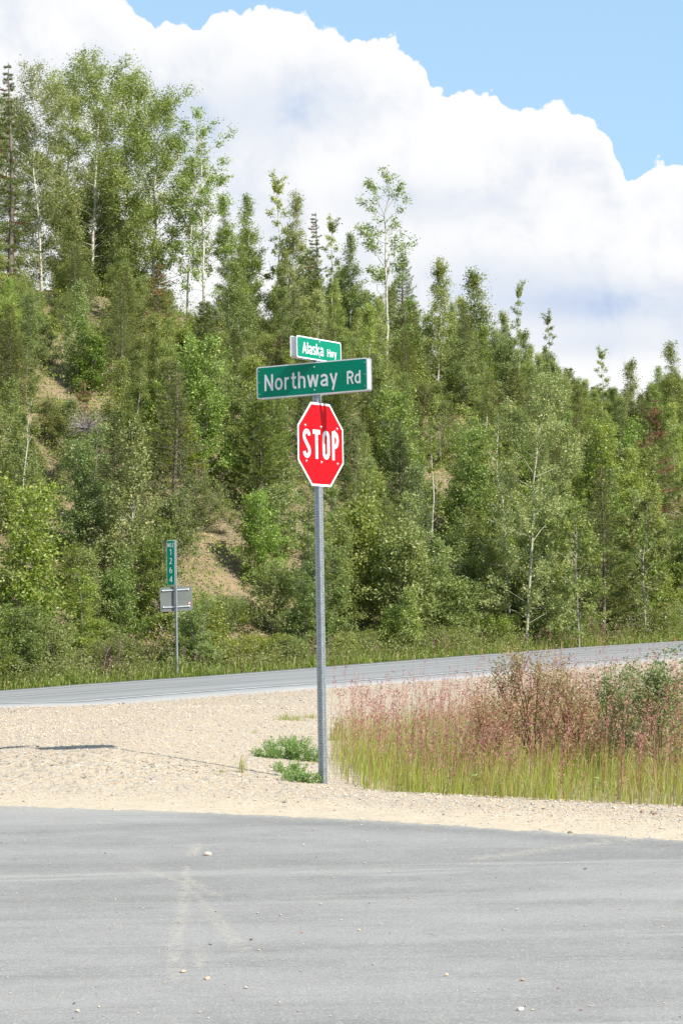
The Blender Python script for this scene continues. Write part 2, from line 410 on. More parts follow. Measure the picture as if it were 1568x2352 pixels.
# ------------------------------------------------------------------ highway
def asphalt_mat(name, along=None, base=(.225, .214, .205), streak=True):
    m = bpy.data.materials.new(name); m.use_nodes = True; t = NT(m.node_tree)
    co = t.n('ShaderNodeTexCoord').outputs['Object']
    if along is not None:   # highway: attribute runs across the road
        ac = t.n('ShaderNodeAttribute', attribute_name='across').outputs['Fac']; al = t.n('ShaderNodeAttribute', attribute_name='along').outputs['Fac']
        vec = t.n('ShaderNodeCombineXYZ', {0: t.m('MULTIPLY', al, .03), 1: ac, 2: 0.0}).outputs[0]
        wn = t.noise(vec, 1.6, 5, .6).outputs[0]
        tr = t.m('ABSOLUTE', t.m('SUBTRACT', t.m('ABSOLUTE', ac), 1.75)); tr = t.m('ABSOLUTE', t.m('SUBTRACT', tr, .85))
        wheel = t.rng(tr, 0.0, .5, 1, 0)
        c = t.mix(t.rng(wn, .35, .65), [x * .9 for x in base], [x * 1.12 for x in base])
        c = t.mix(t.m('MULTIPLY', wheel, .45), c, [x * .6 for x in base])
        cr = t.m('ABSOLUTE', t.m('ADD', t.m('ADD', ac, .15), t.m('MULTIPLY_ADD', t.noise(vec, 6, 3).outputs[0], .5, -.25)))
        c = t.mix(t.rng(cr, .03, .09, .75, 0), c, (.04, .04, .04))
        dust = 0.0
    else:
        mp = t.n('ShaderNodeMapping', {'Vector': co, 'Scale': (.16, .62, 1.0), 'Rotation': (0, 0, R_(7))}).outputs[0]
        wn = t.noise(mp, .9, 7, .68, .6).outputs[0]; wn2 = t.noise(co, 1.7, 6, .7).outputs[0]
        c = t.mix(t.rng(t.m('ADD', t.m('MULTIPLY', wn, .7), t.m('MULTIPLY', wn2, .3)), .36, .62), [x * .76 for x in base], [x * 1.14 for x in base])
        mp2 = t.n('ShaderNodeMapping', {'Vector': co, 'Scale': (.12, 1.6, 1.0), 'Rotation': (0, 0, R_(9))}).outputs[0]
        st = t.noise(mp2, 1.1, 4, .7, .8).outputs[0]
        c = t.mix(t.rng(st, .56, .68, 0, .45), c, [x * .62 for x in base]); c = t.mix(t.rng(st, .42, .34, 0, .4), c, (.34, .33, .30))
        dn = t.n('ShaderNodeAttribute', attribute_name='dark').outputs['Fac']
        c = t.mix(dn, c, [x * .5 for x in base])
    sp = t.n('ShaderNodeTexVoronoi', {'Vector': co, 'Scale': 110}); sr = t.n('ShaderNodeSeparateColor', {0: sp.outputs['Color']}).outputs[0]
    c = t.mix(t.m('MULTIPLY', t.rng(sr, .8, .99, 0, 1), .38), c, (.44, .42, .38))
    c = t.mix(t.m('MULTIPLY', t.rng(sr, .2, .0, 0, 1), .3), c, (.09, .09, .09))
    if along is None:
        du = t.n('ShaderNodeAttribute', attribute_name='dust').outputs['Fac']
        dz = t.noise(co, 26, 5, .75).outputs[0]
        c = t.mix(t.m('MULTIPLY', du, t.rng(dz, .42, .56, .1, 1.0)), c, (.40, .36, .28))
        b = t.n('ShaderNodeBump', {'Strength': 0.35, 'Distance': 0.004, 'Height': sp.outputs['Distance']})
        p = t.n('ShaderNodeBsdfPrincipled', {'Base Color': c, 'Roughness': .72, 'Specular IOR Level': .35, 'Normal': b.outputs[0]})
    else:
        p = t.n('ShaderNodeBsdfPrincipled', {'Base Color': c, 'Roughness': .75, 'Specular IOR Level': .35})
    t.nt.links.new(p.outputs[0], t.n('ShaderNodeOutputMaterial').inputs[0])
    return m

def road_frame(sa):
    """position and sideways direction at arc length"""
    s = sa + S0
    P = np.c_[np.interp(s, cum, RC[:, 0]), np.interp(s, cum, RC[:, 1]), np.interp(s, cum, RC[:, 2])]
    T = np.gradient(P[:, :2], axis=0); 
    k = np.ones(9) / 9
    T = np.c_[np.convolve(np.pad(T[:, 0], 4, 'edge'), k, 'valid'), np.convolve(np.pad(T[:, 1], 4, 'edge'), k, 'valid')]
    T /= np.linalg.norm(T, axis=1)[:, None]
    return P, np.c_[-T[:, 1], T[:, 0]]
sa = np.arange(-75, 140, .6); P_, N_ = road_frame(sa)
def ribbon(name, offs, zoff, mats, parent=None, jit=0.0, **props):
    k = len(offs); V = np.zeros((len(sa), k, 3))
    for j, o in enumerate(offs):
        oo = o + (jit * rng.normal(0, 1, len(sa)) if j in (0, k - 1) else 0)
        V[:, j, 0] = P_[:, 0] + N_[:, 0] * oo; V[:, j, 1] = P_[:, 1] + N_[:, 1] * oo
        V[:, j, 2] = P_[:, 2] + zoff - 0.015 * abs(o) - (.14 if abs(o) > 4.25 else 0)
    i = np.arange(len(sa) - 1)[:, None] * k + np.arange(k - 1)[None]
    F = np.stack([i, i + k, i + k + 1, i + 1], -1).reshape(-1, 4)
    return obj(name, new_mesh(name, V.reshape(-1, 3), [F], mats, {'across': np.tile(offs, len(sa)), 'along': np.repeat(sa, k)}, True), parent, **props)
hw = ribbon('highway', [-4.3, -4.2, -3.3, -1.5, 0, 1.5, 3.3, 4.2, 4.3], 0.075, [asphalt_mat('highway_asphalt', 1, (.235, .232, .228))], jit=.06, kind='structure')
M['paint'] = mat('worn_white_paint', (.5, .5, .48), .6, var=.2, vscale=2)
ribbon('edge_line', [-3.16, -3.03], 0.0875, [M['paint']], hw)
ribbon('edge_line', [3.03, 3.16], 0.0875, [M['paint']], hw)

# ------------------------------------------------------------------ side road in front
fx = axis([(-60, -12, 3), (-12, -3.6, .4), (-3.6, 3.8, .04), (3.8, 11.4, .3)])
rows = np.concatenate([[0, .002, .006, .012], np.arange(.02, .62, .0035), np.linspace(.63, 1, 30)])
ey = edge_y(fx) + .07 * wav(fx * 5, fx * 0, 1.0) + .05 * wav(fx * 19, fx * 0, 1.0, 3, 6) + .035 * rng.normal(0, 1, len(fx))
VX = np.repeat(fx[None], len(rows), 0); VY = ey[None] + rows[:, None] * (-12 - ey[None])
VZ = np.where(rows[:, None] < .0001, -.004, 0.012) + .0 * VX
def seg_d(x, y, pts):
    b = np.full(x.shape, 1e9)
    for (a, c) in zip(pts[:-1], pts[1:]):
        a = np.array(a); c = np.array(c); L = ((c - a) ** 2).sum()
        t = np.clip(((x - a[0]) * (c[0] - a[0]) + (y - a[1]) * (c[1] - a[1])) / L, 0, 1)
        b = np.minimum(b, np.hypot(x - a[0] - t * (c[0] - a[0]), y - a[1] - t * (c[1] - a[1])))
    return b
def W(pp): return [on_plane(*p)[:2] for p in pp]
dust = np.zeros(VX.shape)
for pp, wd, k in (([(403, 2250), (400, 2190), (418, 2100), (428, 2020), (430, 1995)], .035, .55), ([(441, 1968), (460, 1942)], .04, .7), ([(459, 2230), (461, 2180)], .03, .55),
                  ([(300, 1995), (360, 2010), (440, 2040)], .03, .55), ([(425, 2020), (500, 2062)], .03, .6), ([(440, 2050), (500, 2110), (570, 2190)], .022, .55), ([(470, 2100), (545, 2190)], .02, .45),
                  ([(1100, 1975), (1330, 1945), (1480, 1930)], .07, .75), ([(-50, 1960), (300, 1950)], .2, .16), ([(580, 1895), (740, 1886)], .04, .5), ([(0, 2070), (700, 2085), (1568, 2060)], .35, .16),
                  ([(720, 2010), (800, 2010)], .08, .3), ([(100, 1893), (250, 1893)], .05, .5)):
    dust = np.maximum(dust, k * np.exp(-(seg_d(VX, VY, W(pp)) / wd) ** 2))
ed = edge_y(VX) - VY
dust = np.maximum(dust, .95 * np.exp(-np.clip(ed, 0, 99) / (.16 + .10 * wav(VX, VY, .5))))
dust = np.maximum(dust, .12)
dust = np.maximum(dust, .55 * np.clip(1 - ed / 1.2, 0, 1) * sm((-1.4 - VX) / 1.0))
dark = np.zeros(VX.shape)
for px, py, rx, ry in ((545, 2106, .04, .02), (892, 2128, .03, .018), (988, 2151, .045, .02), (33, 1979, .03, .03), (785, 2062, .03, .02), (1305, 1915, .05, .05)):
    p = on_plane(px, py); dark = np.maximum(dark, .55 * np.exp(-((VX - p[0]) / rx) ** 2 - ((VY - p[1]) / (ry * 2)) ** 2))
dark = np.maximum(dark, .5 * np.exp(-((ed - .45 - .1 * wav(VX, VY, 1.2)) / .28) ** 2) * sm((VX + 1.6) / 1))
k = len(fx); i = np.arange(len(rows) - 1)[:, None] * k + np.arange(k - 1)[None]
F = np.stack([i, i + k, i + k + 1, i + 1], -1).reshape(-1, 4)
obj('side_road', new_mesh('side_road', np.c_[VX.ravel(), VY.ravel(), VZ.ravel()], [F], [asphalt_mat('side_road_asphalt')],
    {'dust': dust.ravel(), 'dark': dark.ravel()}, True), kind='structure')

# ------------------------------------------------------------------ stones
OCT = np.array([[1, 0, 0], [-1, 0, 0], [0, 1, 0], [0, -1, 0], [0, 0, 1], [0, 0, -1]], float)
OCF = np.array([[0, 2, 4], [2, 1, 4], [1, 3, 4], [3, 0, 4], [2, 0, 5], [1, 2, 5], [3, 1, 5], [0, 3, 5]])
def stones(name, X, Y, Z, R, mats, rot=True):
    n = len(X); v = np.repeat(OCT[None], n, 0) * rng.uniform(.6, 1.35, (n, 6, 1)); v *= np.array([1, 1, .62])
    a = rng.uniform(0, 6.28, n); ca, sa_ = np.cos(a)[:, None], np.sin(a)[:, None]
    b = rng.uniform(-.5, .5, n); cb, sb = np.cos(b)[:, None], np.sin(b)[:, None]
    x = v[..., 0] * ca - v[..., 1] * sa_; y = v[..., 0] * sa_ + v[..., 1] * ca; z = v[..., 2]
    x, z = x * cb - z * sb, x * sb + z * cb
    v = np.stack([x, y, z], -1) * np.asarray(R)[:, None, None] + np.stack([X, Y, Z], -1)[:, None]
    F = (OCF[None] + 6 * np.arange(n)[:, None, None]).reshape(-1, 3)
    return new_mesh(name, v.reshape(-1, 3), [F], mats, {'rnd': np.repeat(rng.random(n), 8)})
M['stone'] = bpy.data.materials.new('gravel_stone'); M['stone'].use_nodes = True
t = NT(M['stone'].node_tree); r = t.n('ShaderNodeAttribute', attribute_name='rnd').outputs['Fac']
c = t.ramp(r, [(0, (.1, .09, .085)), (.09, (.27, .24, .22)), (.3, (.37, .33, .29)), (.5, (.45, .37, .27)), (.75, (.52, .43, .31)), (.87, (.52, .36, .23)), (.93, (.33, .2, .14)), (1, (.7, .68, .64))])
p = t.n('ShaderNodeBsdfPrincipled', {'Base Color': c, 'Roughness': .85, 'Specular IOR Level': .3})
t.nt.links.new(p.outputs[0], t.n('ShaderNodeOutputMaterial').inputs[0])
n = 120000
Y = 15 + 38 * rng.random(n * 2) ** 1.7; X = rng.uniform(-.19, .19, n * 2) * Y; e = Y - edge_y(X)
keep = (e > .0) & (rng.random(n * 2) < np.clip((e - .35) / 1.6, .06, .8)) & ~(in_poly(X, Y, GP) & (rng.random(n * 2) < .6))
X, Y = X[keep][:n], Y[keep][:n]
R = .0052 * np.exp(rng.normal(0, .45, len(X))); R = np.clip(R, .003, .022) * np.clip(Y / 22, 1, 2.2) ** .7
k = road_sd(X, Y)[1] < -HALF - .4; X, Y, R = X[k], Y[k], R[k]
obj('gravel', stones('gravel', X, Y, terr(X, Y) + R * .2, R, [M['stone']]), kind='stuff', label='loose tan and grey gravel spread over the road shoulder', category='gravel')
n = 1100; Y = 8.2 + 9 * rng.random(n); X = rng.uniform(-.17, .17, n) * Y; k = Y < edge_y(X) - .05; X, Y = X[k], Y[k]
R = .0031 * np.exp(rng.normal(0, .5, len(X)))
obj('grit', stones('grit', X, Y, .013 + R * .4, R, [M['stone']]), kind='stuff', label='scattered grit and small pebbles lying on the grey asphalt', category='gravel')

def rock(px, py, r, col, label, flat=.7, Z=None):
    v = []; me = None
    import bmesh
    bm = bmesh.new(); bmesh.ops.create_icosphere(bm, subdivisions=2, radius=1)
    q = rng.normal(0, 1, (3, 3))
    for vv in bm.verts:
        c_ = np.array(vv.co); f = 1 + .16 * math.sin(2.1 * c_ @ q[0]) + .13 * math.sin(3.1 * (c_ @ q[1])) + .05 * math.sin(6 * (c_ @ q[2]))
        vv.co = Vector((c_[0] * f * r * 1.15, c_[1] * f * r, max(c_[2] * f, -.75) * r * flat))
    me = bpy.data.meshes.new('stone'); bm.to_mesh(me); bm.free()
    me.materials.append(mat('stone_' + label.split()[0], col, .85, var=.2, vscale=40, bump=.003, bscale=150))
    p = on_plane(px, py)
    z = .012 if p[1] < edge_y(p[0]) else terr1(p[0], p[1])
    o = obj('stone', me, label=label, category='stone'); o.location = (p[0], p[1], z + r * flat * .7)
rock(477, 1969, .021, (.5, .42, .33), 'largest pale brown stone lying on the asphalt below the gravel edge')
rock(421, 2240, .011, (.45, .33, .23), 'tan pebble on the asphalt at the end of the dust streak')
rock(477, 2256, .011, (.5, .3, .2), 'orange pebble on the asphalt just right of the dust streak')
rock(1194, 2328, .012, (.6, .56, .48), 'whitish pebble on the asphalt nearest the bottom of the view')
rock(828, 1886, .016, (.5, .43, .32), 'tan stone at the sandy asphalt edge below the stop post')
rock(1308, 1914, .014, (.16, .14, .13), 'dark stone on the asphalt just below the sandy edge')
rock(1500, 1880, .024, (.24, .18, .14), 'dark brown stone on the gravel strip in front of the grass')
rock(1475, 1876, .017, (.3, .2, .15), 'reddish stone beside the dark brown stone on the gravel strip')

# ------------------------------------------------------------------ lettering (stroke glyphs, cap height 1)
def arc(cx, cy, rx, ry, a0, a1, n=14):
    a = np.radians(np.linspace(a0, a1, n)); return [(cx + rx * math.cos(t), cy + ry * math.sin(t)) for t in a]
def glyphs(sw):
    h = sw / 2; xh = .75; k = xh - h
    G = {}
    G['N'] = (.62, [[(h, 0), (h, 1)], [(.62 - h, 0), (.62 - h, 1)], [(h * .9, 1 - .02), (.62 - h * .9, .02)]])
    G['o'] = (.56, [arc(.28, xh / 2, .28 - h, xh / 2 - h, 90, 450, 28)])
    G['r'] = (.36, [[(h, 0), (h, xh)], [(h, xh * .62)] + arc(.30, xh * .62, .30 - h, k - xh * .62, 165, 85, 7)])
    G['t'] = (.36, [[(.15, .98), (.15, .2)] + arc(.15 + .16, .2, .16, .2 - h, 180, 270, 8)[1:] + [(.36, h)], [(0, xh - h), (.34, xh - h)]])
    G['h'] = (.52, [[(h, 0), (h, 1)], [(h, .5)] + arc(.26, .48, .26 - h, k - .48, 170, 0, 12) + [(.52 - h, 0)]])
    G['w'] = (.80, [[(h * .9, xh), (.22, 0.02)], [(.22, .02), (.40, xh)], [(.40, xh), (.58, .02)], [(.58, .02), (.80 - h * .9, xh)]])
    G['a'] = (.52, [[(.03, xh - .14)] + arc(.25, .52, .26 - h + .0, k - .52, 140, 0, 12) + [(.52 - h, 0)], [(.52 - h, .43)] + arc(.25, .215, .25 - h, .215 - h, 90, 270, 14) + [(.52 - h, .12)]])
    G['y'] = (.54, [[(h * .9, xh), (.29, .06)], [(.54 - h * .9, xh), (.20, -.26)]])
    G['R'] = (.60, [[(h, 0), (h, 1)], [(h, 1 - h), (.33, 1 - h)] + arc(.33, .75 - h / 2, .27 - h, .25 - h / 2, 90, -90, 12) + [(h, .5)], [(.33, .5), (.60 - h, 0)]])
    G['d'] = (.54, [[(.54 - h, 0), (.54 - h, 1)], arc(.28, xh / 2, .28 - h, xh / 2 - h, 35, 325, 20)])
    G['A'] = (.66, [[(h * .9, 0), (.33, 1 - .03)], [(.66 - h * .9, 0), (.33, 1 - .03)], [(.14, .28), (.52, .28)]])
    G['l'] = (sw, [[(h, 0), (h, 1)]])
    G['s'] = (.46, [arc(.23, xh - .19, .23 - h, .19 - h, 25, 215, 12) + arc(.23, .19, .23 - h, .19 - h, 35, -155, 12)])
    G['k'] = (.52, [[(h, 0), (h, 1)], [(h, .25), (.44, xh)], [(.22, .42), (.50 - h * .5, 0)]])
    G['H'] = (.62, [[(h, 0), (h, 1)], [(.62 - h, 0), (.62 - h, 1)], [(h, .52), (.62 - h, .52)]])
    G['S'] = (.42, [arc(.21, .755, .21 - h, .245 - h, 8, 222, 16) + arc(.21, .245, .21 - h, .245 - h, 42, -172, 16)])
    G['T'] = (.38, [[(0, 1 - h), (.38, 1 - h)], [(.19, 1), (.19, 0)]])
    G['O'] = (.40, [arc(.20, .76, .20 - h, .24 - h, 0, 180, 12) + arc(.20, .24, .20 - h, .24 - h, 180, 360, 12) + [(.40 - h, .76)]])
    G['P'] = (.38, [[(h, 0), (h, 1)], [(h, 1 - h), (.18, 1 - h)] + arc(.18, .74 - h / 2 + .0, .20 - h, .26 - h / 2, 90, -90, 12) + [(h, .48)]])
    G['M'] = (.62, [[(h, 0), (h, 1)], [(.62 - h, 0), (.62 - h, 1)], [(h, 1), (.31, .1)], [(.31, .1), (.62 - h, 1)]])
    G['I'] = (sw, [[(h, 0), (h, 1)]])
    G['L'] = (.42, [[(h, 1), (h, h), (.42, h)]])
    G['E'] = (.42, [[(.42, 1 - h), (h, 1 - h), (h, h), (.42, h)], [(h, .5), (.38, .5)]])
    G['1'] = (.26, [[(.26 - h, 0), (.26 - h, 1)], [(.26 - h, .98), (.0, .8)]])
    G['2'] = (.54, [arc(.27, .72, .27 - h, .28 - h, 160, -35, 12) + [(h, h), (.54, h)]])
    G['6'] = (.54, [arc(.27, .31, .27 - h, .31 - h, 90, 450, 22), [(h + .01, .36)] + arc(.33, .45, .32 - h, .55 - h, 180, 95, 8)])
    G['4'] = (.56, [[(.42, 0), (.42, 1)], [(.42, .97), (.04, .3)], [(.0, .28), (.56, .28)]])
    G['5'] = (.50, [[(.48, 1 - h), (h + .03, 1 - h), (h, .52)] + arc(.24, .33, .25 - h, .33 - h, 120, -150, 16)])
    return G
def text_mesh(name, items, mats, y_front):
    """items: (text, x0, z0, cap, width_scale, stroke, gap, wordgap); drawn in the local xz plane facing -y"""
    mb = MB(); c = 0
    for (txt, x0, z0, cap, ws, sw, gap) in items:
        G = glyphs(sw); x = x0
        for ch in txt:
            if ch == ' ': x += .45 * cap * ws; continue
            wd, strokes = G[ch]
            for st in strokes:
                p = np.array(st, float); cl = np.allclose(p[0], p[-1])
                q = np.c_[x + p[:, 0] * cap * ws, z0 + p[:, 1] * cap]
                d = np.gradient(q, axis=0) if len(q) > 2 else np.repeat(q[1:] - q[:1], 2, 0)
                if len(q) > 2:
                    a = np.vstack([q[1:] - q[:-1], q[-1:] - q[-2:-1]]); b = np.vstack([q[1:2] - q[:1], q[1:] - q[:-1]])
                    if cl: b[0] = q[-1] - q[-2]; a[-1] = q[1] - q[0]
                    a /= np.linalg.norm(a, axis=1)[:, None] + 1e-9; b /= np.linalg.norm(b, axis=1)[:, None] + 1e-9
                    d = a + b; d /= np.linalg.norm(d, axis=1)[:, None] + 1e-9
                    mit = 1 / np.clip((d * a).sum(1), .55, 1)
                else:
                    d = d / np.linalg.norm(d, axis=1)[:, None]; mit = np.ones(2)
                nn = np.c_[-d[:, 1], d[:, 0]] * (mit * sw * cap / 2 * min(1.0, ws))[:, None]
                yy = y_front - .0006 - .00025 * (c % 6); c += 1
                L = np.c_[q[:, 0] + nn[:, 0], np.full(len(q), yy), q[:, 1] + nn[:, 1]]
                Rr = np.c_[q[:, 0] - nn[:, 0], np.full(len(q), yy), q[:, 1] - nn[:, 1]]
                m = len(q); i = np.arange(m - 1)
                mb.add(np.vstack([L, Rr]), np.stack([i, i + m, i + m + 1, i + 1], -1))
            x += wd * cap * ws + gap * cap
    return mb.mesh(name, mats)
def text_width(txt, cap, ws, sw, gap):
    G = glyphs(sw); return sum((.45 * cap * ws if ch == ' ' else G[ch][0] * cap * ws + gap * cap) for ch in txt) - gap * cap
def rrect(w_, h_, r, n=6):
    p = []
    for cx, cy, a0 in ((w_ / 2 - r, h_ / 2 - r, 0), (-w_ / 2 + r, h_ / 2 - r, 90), (-w_ / 2 + r, -h_ / 2 + r, 180), (w_ / 2 - r, -h_ / 2 + r, 270)):
        p += [(cx + r * math.cos(R_(a0 + 90 * i / n)), cy + r * math.sin(R_(a0 + 90 * i / n))) for i in range(n + 1)]
    return p
def plate(name, poly, y0, y1, m, parent, loc):
    mb = MB(); mb.prism(poly, y0, y1); o = obj(name, mb.mesh(name, [m]), parent); o.location = loc; return o
def bolt_at(x, y, z, parent, ry=-1, r=.011, washer=True):
    """domed bolt head on a washer, pointing along -y"""
    mb = MB(); n = 12
    rings = [(r * 1.5, 0), (r * 1.5, .003), (r, .0035), (r * .92, .009), (r * .5, .012), (r * .01, .0125)] if washer else [(r, 0), (r * .9, .005), (r * .5, .008), (r * .01, .009)]
    a = np.arange(n) * 2 * math.pi / n
    V = np.array([[q * math.cos(t), -h, q * math.sin(t)] for q, h in rings for t in a])
    F = [[i * n + j, i * n + (j + 1) % n, (i + 1) * n + (j + 1) % n, (i + 1) * n + j] for i in range(len(rings) - 1) for j in range(n)]
    mb.add(V, F); me = mb.mesh('bolt', [M['bolt']], False)
    o = obj('bolt', me, parent); o.location = (x, y, z); return o

# perforated square steel tube
def perf_post(name, width, height, hole_r=.0056, pitch=.0254, z0=-.25):
    mb = MB(); w2 = width / 2; th = .003; cr = .005
    n = int((height - z0) / pitch); H = pitch / 2
    a8 = np.radians(np.arange(8) * 45 + 22.5)
    inn = np.c_[np.cos(a8), np.sin(a8)] * hole_r
    out = np.array([[w2 - cr, H * .5], [H * .9, H], [-H * .9, H], [-(w2 - cr), H * .5], [-(w2 - cr), -H * .5], [-H * .9, -H], [H * .9, -H], [w2 - cr, -H * .5]])
    # ring of quads between hole and a straight-sided cell
    out = np.array([[w2 - cr, H], [H * .8, H], [-H * .8, H], [-(w2 - cr), H], [-(w2 - cr), -H], [-H * .8, -H], [H * .8, -H], [w2 - cr, -H]])
    cell = []
    for k in range(4):
        ca, sa_ = math.cos(k * math.pi / 2), math.sin(k * math.pi / 2)
        for i in range(n):
            zc = z0 + (i + .5) * pitch
            P = []
            for (u, v) in out: P.append((u, -w2, zc + v))
            for (u, v) in inn: P.append((u, -w2, zc + v))
            for (u, v) in inn: P.append((u, -w2 + th, zc + v))
            P = np.array(P); Q = P.copy(); Q[:, 0] = P[:, 0] * ca - P[:, 1] * sa_; Q[:, 1] = P[:, 0] * sa_ + P[:, 1] * ca
            F = [[j, (j + 1) % 8, 8 + (j + 1) % 8, 8 + j] for j in range(8)] + [[8 + j, 8 + (j + 1) % 8, 16 + (j + 1) % 8, 16 + j] for j in range(8)]
            mb.add(Q, F)
    # rounded corners and dark inner wall
    zt = z0 + n * pitch
    for k in range(4):
        a = np.radians(np.linspace(-90, 0, 5)) + k * math.pi / 2
        c = np.array([w2 - cr, -(w2 - cr)]); ca, sa_ = math.cos(k * math.pi / 2), math.sin(k * math.pi / 2)
        c = np.array([c[0] * ca - c[1] * sa_, c[0] * sa_ + c[1] * ca])
        pts = np.c_[c[0] + cr * np.cos(a), c[1] + cr * np.sin(a)]
        V = np.vstack([np.c_[pts, np.full(5, z0)], np.c_[pts, np.full(5, zt)]])
        mb.add(V, [[j, j + 1, j + 6, j + 5] for j in range(4)])
    q = w2 - th; 
    return mb.mesh(name, [M['galv']]), zt

# ------------------------------------------------------------------ stop post
BASE = at(742, 1807, 20.0); BZ = terr1(BASE[0], BASE[1])
PO = thing('street_sign_post', 'tall perforated steel post carrying the stop sign beside the grass', 'sign post', (BASE[0], BASE[1], 0))
YAW_N = R_(-32.5)                       # blade "Northway Rd": local -y faces (-.537, -.843)
YAW_S = R_(57.5)                        # stop face: local -y faces (.843, -.537)
pm, ztop = perf_post('post', .0610, 4.05)
po = obj('post', pm, PO); po.rotation_euler = (0, 0, YAW_N)
def sub(name, label, cat, z, yaw, off=(0, 0)):
    c, s = math.cos(yaw), math.sin(yaw)
    o = thing(name, label, cat, (BASE[0] + off[0] * c - off[1] * s, BASE[1] + off[0] * s + off[1] * c, z), yaw)
    return o
# stop sign
ST = sub('stop_sign', 'red octagonal sign reading STOP below the green street blades', 'stop sign', 3.115, YAW_S, (0, -.033))
def octo(ac): r = ac / 2 / math.cos(R_(22.5)); return [(r * math.cos(R_(22.5 + 45 * i)), r * math.sin(R_(22.5 + 45 * i))) for i in range(8)]
plate('border_plate', octo(.762), -.0025, 0.0, M['white'], ST, (0, 0, 0))
plate('red_face', octo(.762 - .040), -.0036, -.0024, M['red'], ST, (0, 0, 0))
tw = text_width('STOP', .264, 1.2, .15, .13)
obj('lettering', text_mesh('lettering', [('STOP', -tw / 2, -.132, .264, 1.2, .15, .13)], [M['white']], -.0036), ST)
for bx, bz in ((-.262, .164), (.27, .160), (-.25, -.160), (.27, -.164), (0, .162), (0, -.160)): bolt_at(bx, -.0042, bz, ST, r=.0085)
for bz in (.155, -.155):
    mb = MB(); mb.box((0, .008, bz), (.60, .014, .03)); obj('brace', mb.mesh('brace', [M['alu']]), ST)
# street blades
def blade(name, label, L, H, z, yaw, shift, texts, lm, gm):
    T = .066
    B = sub(name, label, 'street sign', z, yaw, (shift, 0))
    for sgn in (-1, 1):
        f0 = -T / 2 if sgn < 0 else T / 2
        pl = plate('border_plate', rrect(L, H, .022), -.0015, 0.0, lm, B, (0, 0, 0)); 
        gp = plate('green_face', rrect(L - .022, H - .022, .014), -.0024, -.0014, gm, B, (0, 0, 0))
        items = [(t_, x - L / 2, zz - H / 2, cap, ws, sw, gap) for (t_, x, zz, cap, ws, sw, gap) in texts]
        bb = []; lts = [obj('lettering', text_mesh('lettering', [it], [lm], -.0024), B) for it in items]
        for zz in (H * .35, -H * .35): bb.append(bolt_at(-shift, -.0024, zz, B, r=.008, washer=False))
        for xx in (-L / 2 + .03, L / 2 - .03):
            for zz in (-H * .35, 0, H * .35): bb.append(bolt_at(xx, -.0024, zz, B, r=.0035, washer=False))
        for o in [pl, gp] + lts + bb:
            if sgn < 0: o.location.y += -T / 2
            else:
                o.rotation_euler.z = math.pi; o.location.x *= -1; o.location.y = T / 2 - o.location.y if o in bb else T / 2
    for sx in (-1, 1):    # end channels: rounded U of aluminium
        mb = MB(); xo = sx * (L / 2 - .004); hh = H / 2 - .012
        prof = [(0, -hh), (.006, -hh), (.006, hh), (0, hh)]
        mb.box((xo - sx * .003, 0, 0), (.004, T - .004, H - .03))
        mb.box((xo - sx * .018, 0, H / 2 - .012), (.03, T - .004, .003), Matrix.Rotation(0, 3, 'Y'))
        mb.box((xo - sx * .018, 0, -H / 2 + .012), (.03, T - .004, .003))
        obj('end_channel', mb.mesh('end_channel', [M['alu']]), B)
    return B
blade('street_name_sign', 'long green street blade reading Northway Rd above the stop sign', 1.21, .3, 3.722, YAW_N, -.035,
      [('Northway', .087, .070, .152, 1.03, .14, .125), ('Rd', .990, .072, .118, 1.0, .145, .10)], M['silver'], M['green'])
blade('street_name_sign', 'short bright green street blade reading Alaska Hwy at the post top', .745, .2, 3.985, YAW_S, 0.0,
      [('Alaska', .09, .045, .104, 1.05, .135, .08), ('Hwy', .505, .047, .072, 1.0, .12, .10)], M['white'], M['green'])

# ------------------------------------------------------------------ mile post beyond the highway
MBASE = at(407, 1556, 60.0); mz = terr1(MBASE[0], MBASE[1])
mz0 = min(mz, MBASE[2])
MP = thing('mile_marker_post', 'thin perforated steel post carrying the mile marker across the highway', 'sign post', (MBASE[0], MBASE[1], mz0))
topz = at(403, 1241, 60.0)[2] - mz0
me_, zt = perf_post('post', .051, topz, .0056, .0254, -.2)
o = obj('post', me_, MP); o.rotation_euler = (0, 0, R_(-38))
c, s = math.cos(R_(-38)), math.sin(R_(-38))
offx, offy = -.105, -.032
MM = thing('mile_marker_sign', 'narrow green upright sign reading MILE 1264', 'mile marker', (MBASE[0] + offx * c - offy * s - .03, MBASE[1] + offx * s + offy * c, mz0 + topz - .615), R_(-30))
plate('border_plate', rrect(.265, 1.235, .025), -.0025, 0, M['silver'], MM, (0, 0, 0))
plate('green_face', rrect(.265 - .022, 1.235 - .022, .018), -.004, -.0024, M['green'], MM, (0, 0, 0))
its = []
wm = text_width('MILE', .115, .88, .135, .11); its.append(('MILE', -wm / 2, .43, .115, .88, .135, .11))
for ch, zz in zip('1264', (.21, -.03, -.28, -.53)):
    wd = text_width(ch, .165, 1.0, .13, 0); its.append((ch, -wd / 2, zz, .165, 1.0, .13, 0))
for it in its: obj('lettering', text_mesh('lettering', [it], [M['silver']], -.004), MM)
BK = thing('blank_sign', 'blank grey back of a rectangular sign below the mile marker', 'road sign', (0, 0, 0))
cx_ = at(405, 1375.5, 60.06); BK.location = (cx_[0], cx_[1], cx_[2]); BK.rotation_euler = (0, R_(-2.4), R_(6))
plate('plate', rrect(.87, .665, .045), .03, .034, M['alu_dull'], BK, (0, 0, 0))
for bz in (.245, -.215):
    mb = MB(); mb.box((-.01, .016, bz), (.72, .026, .035)); obj('brace', mb.mesh('brace', [M['alu']]), BK)
    for bx in (-.36, 0, .34): bolt_at(bx, .002 if bx else -.045, bz, BK, r=.015)
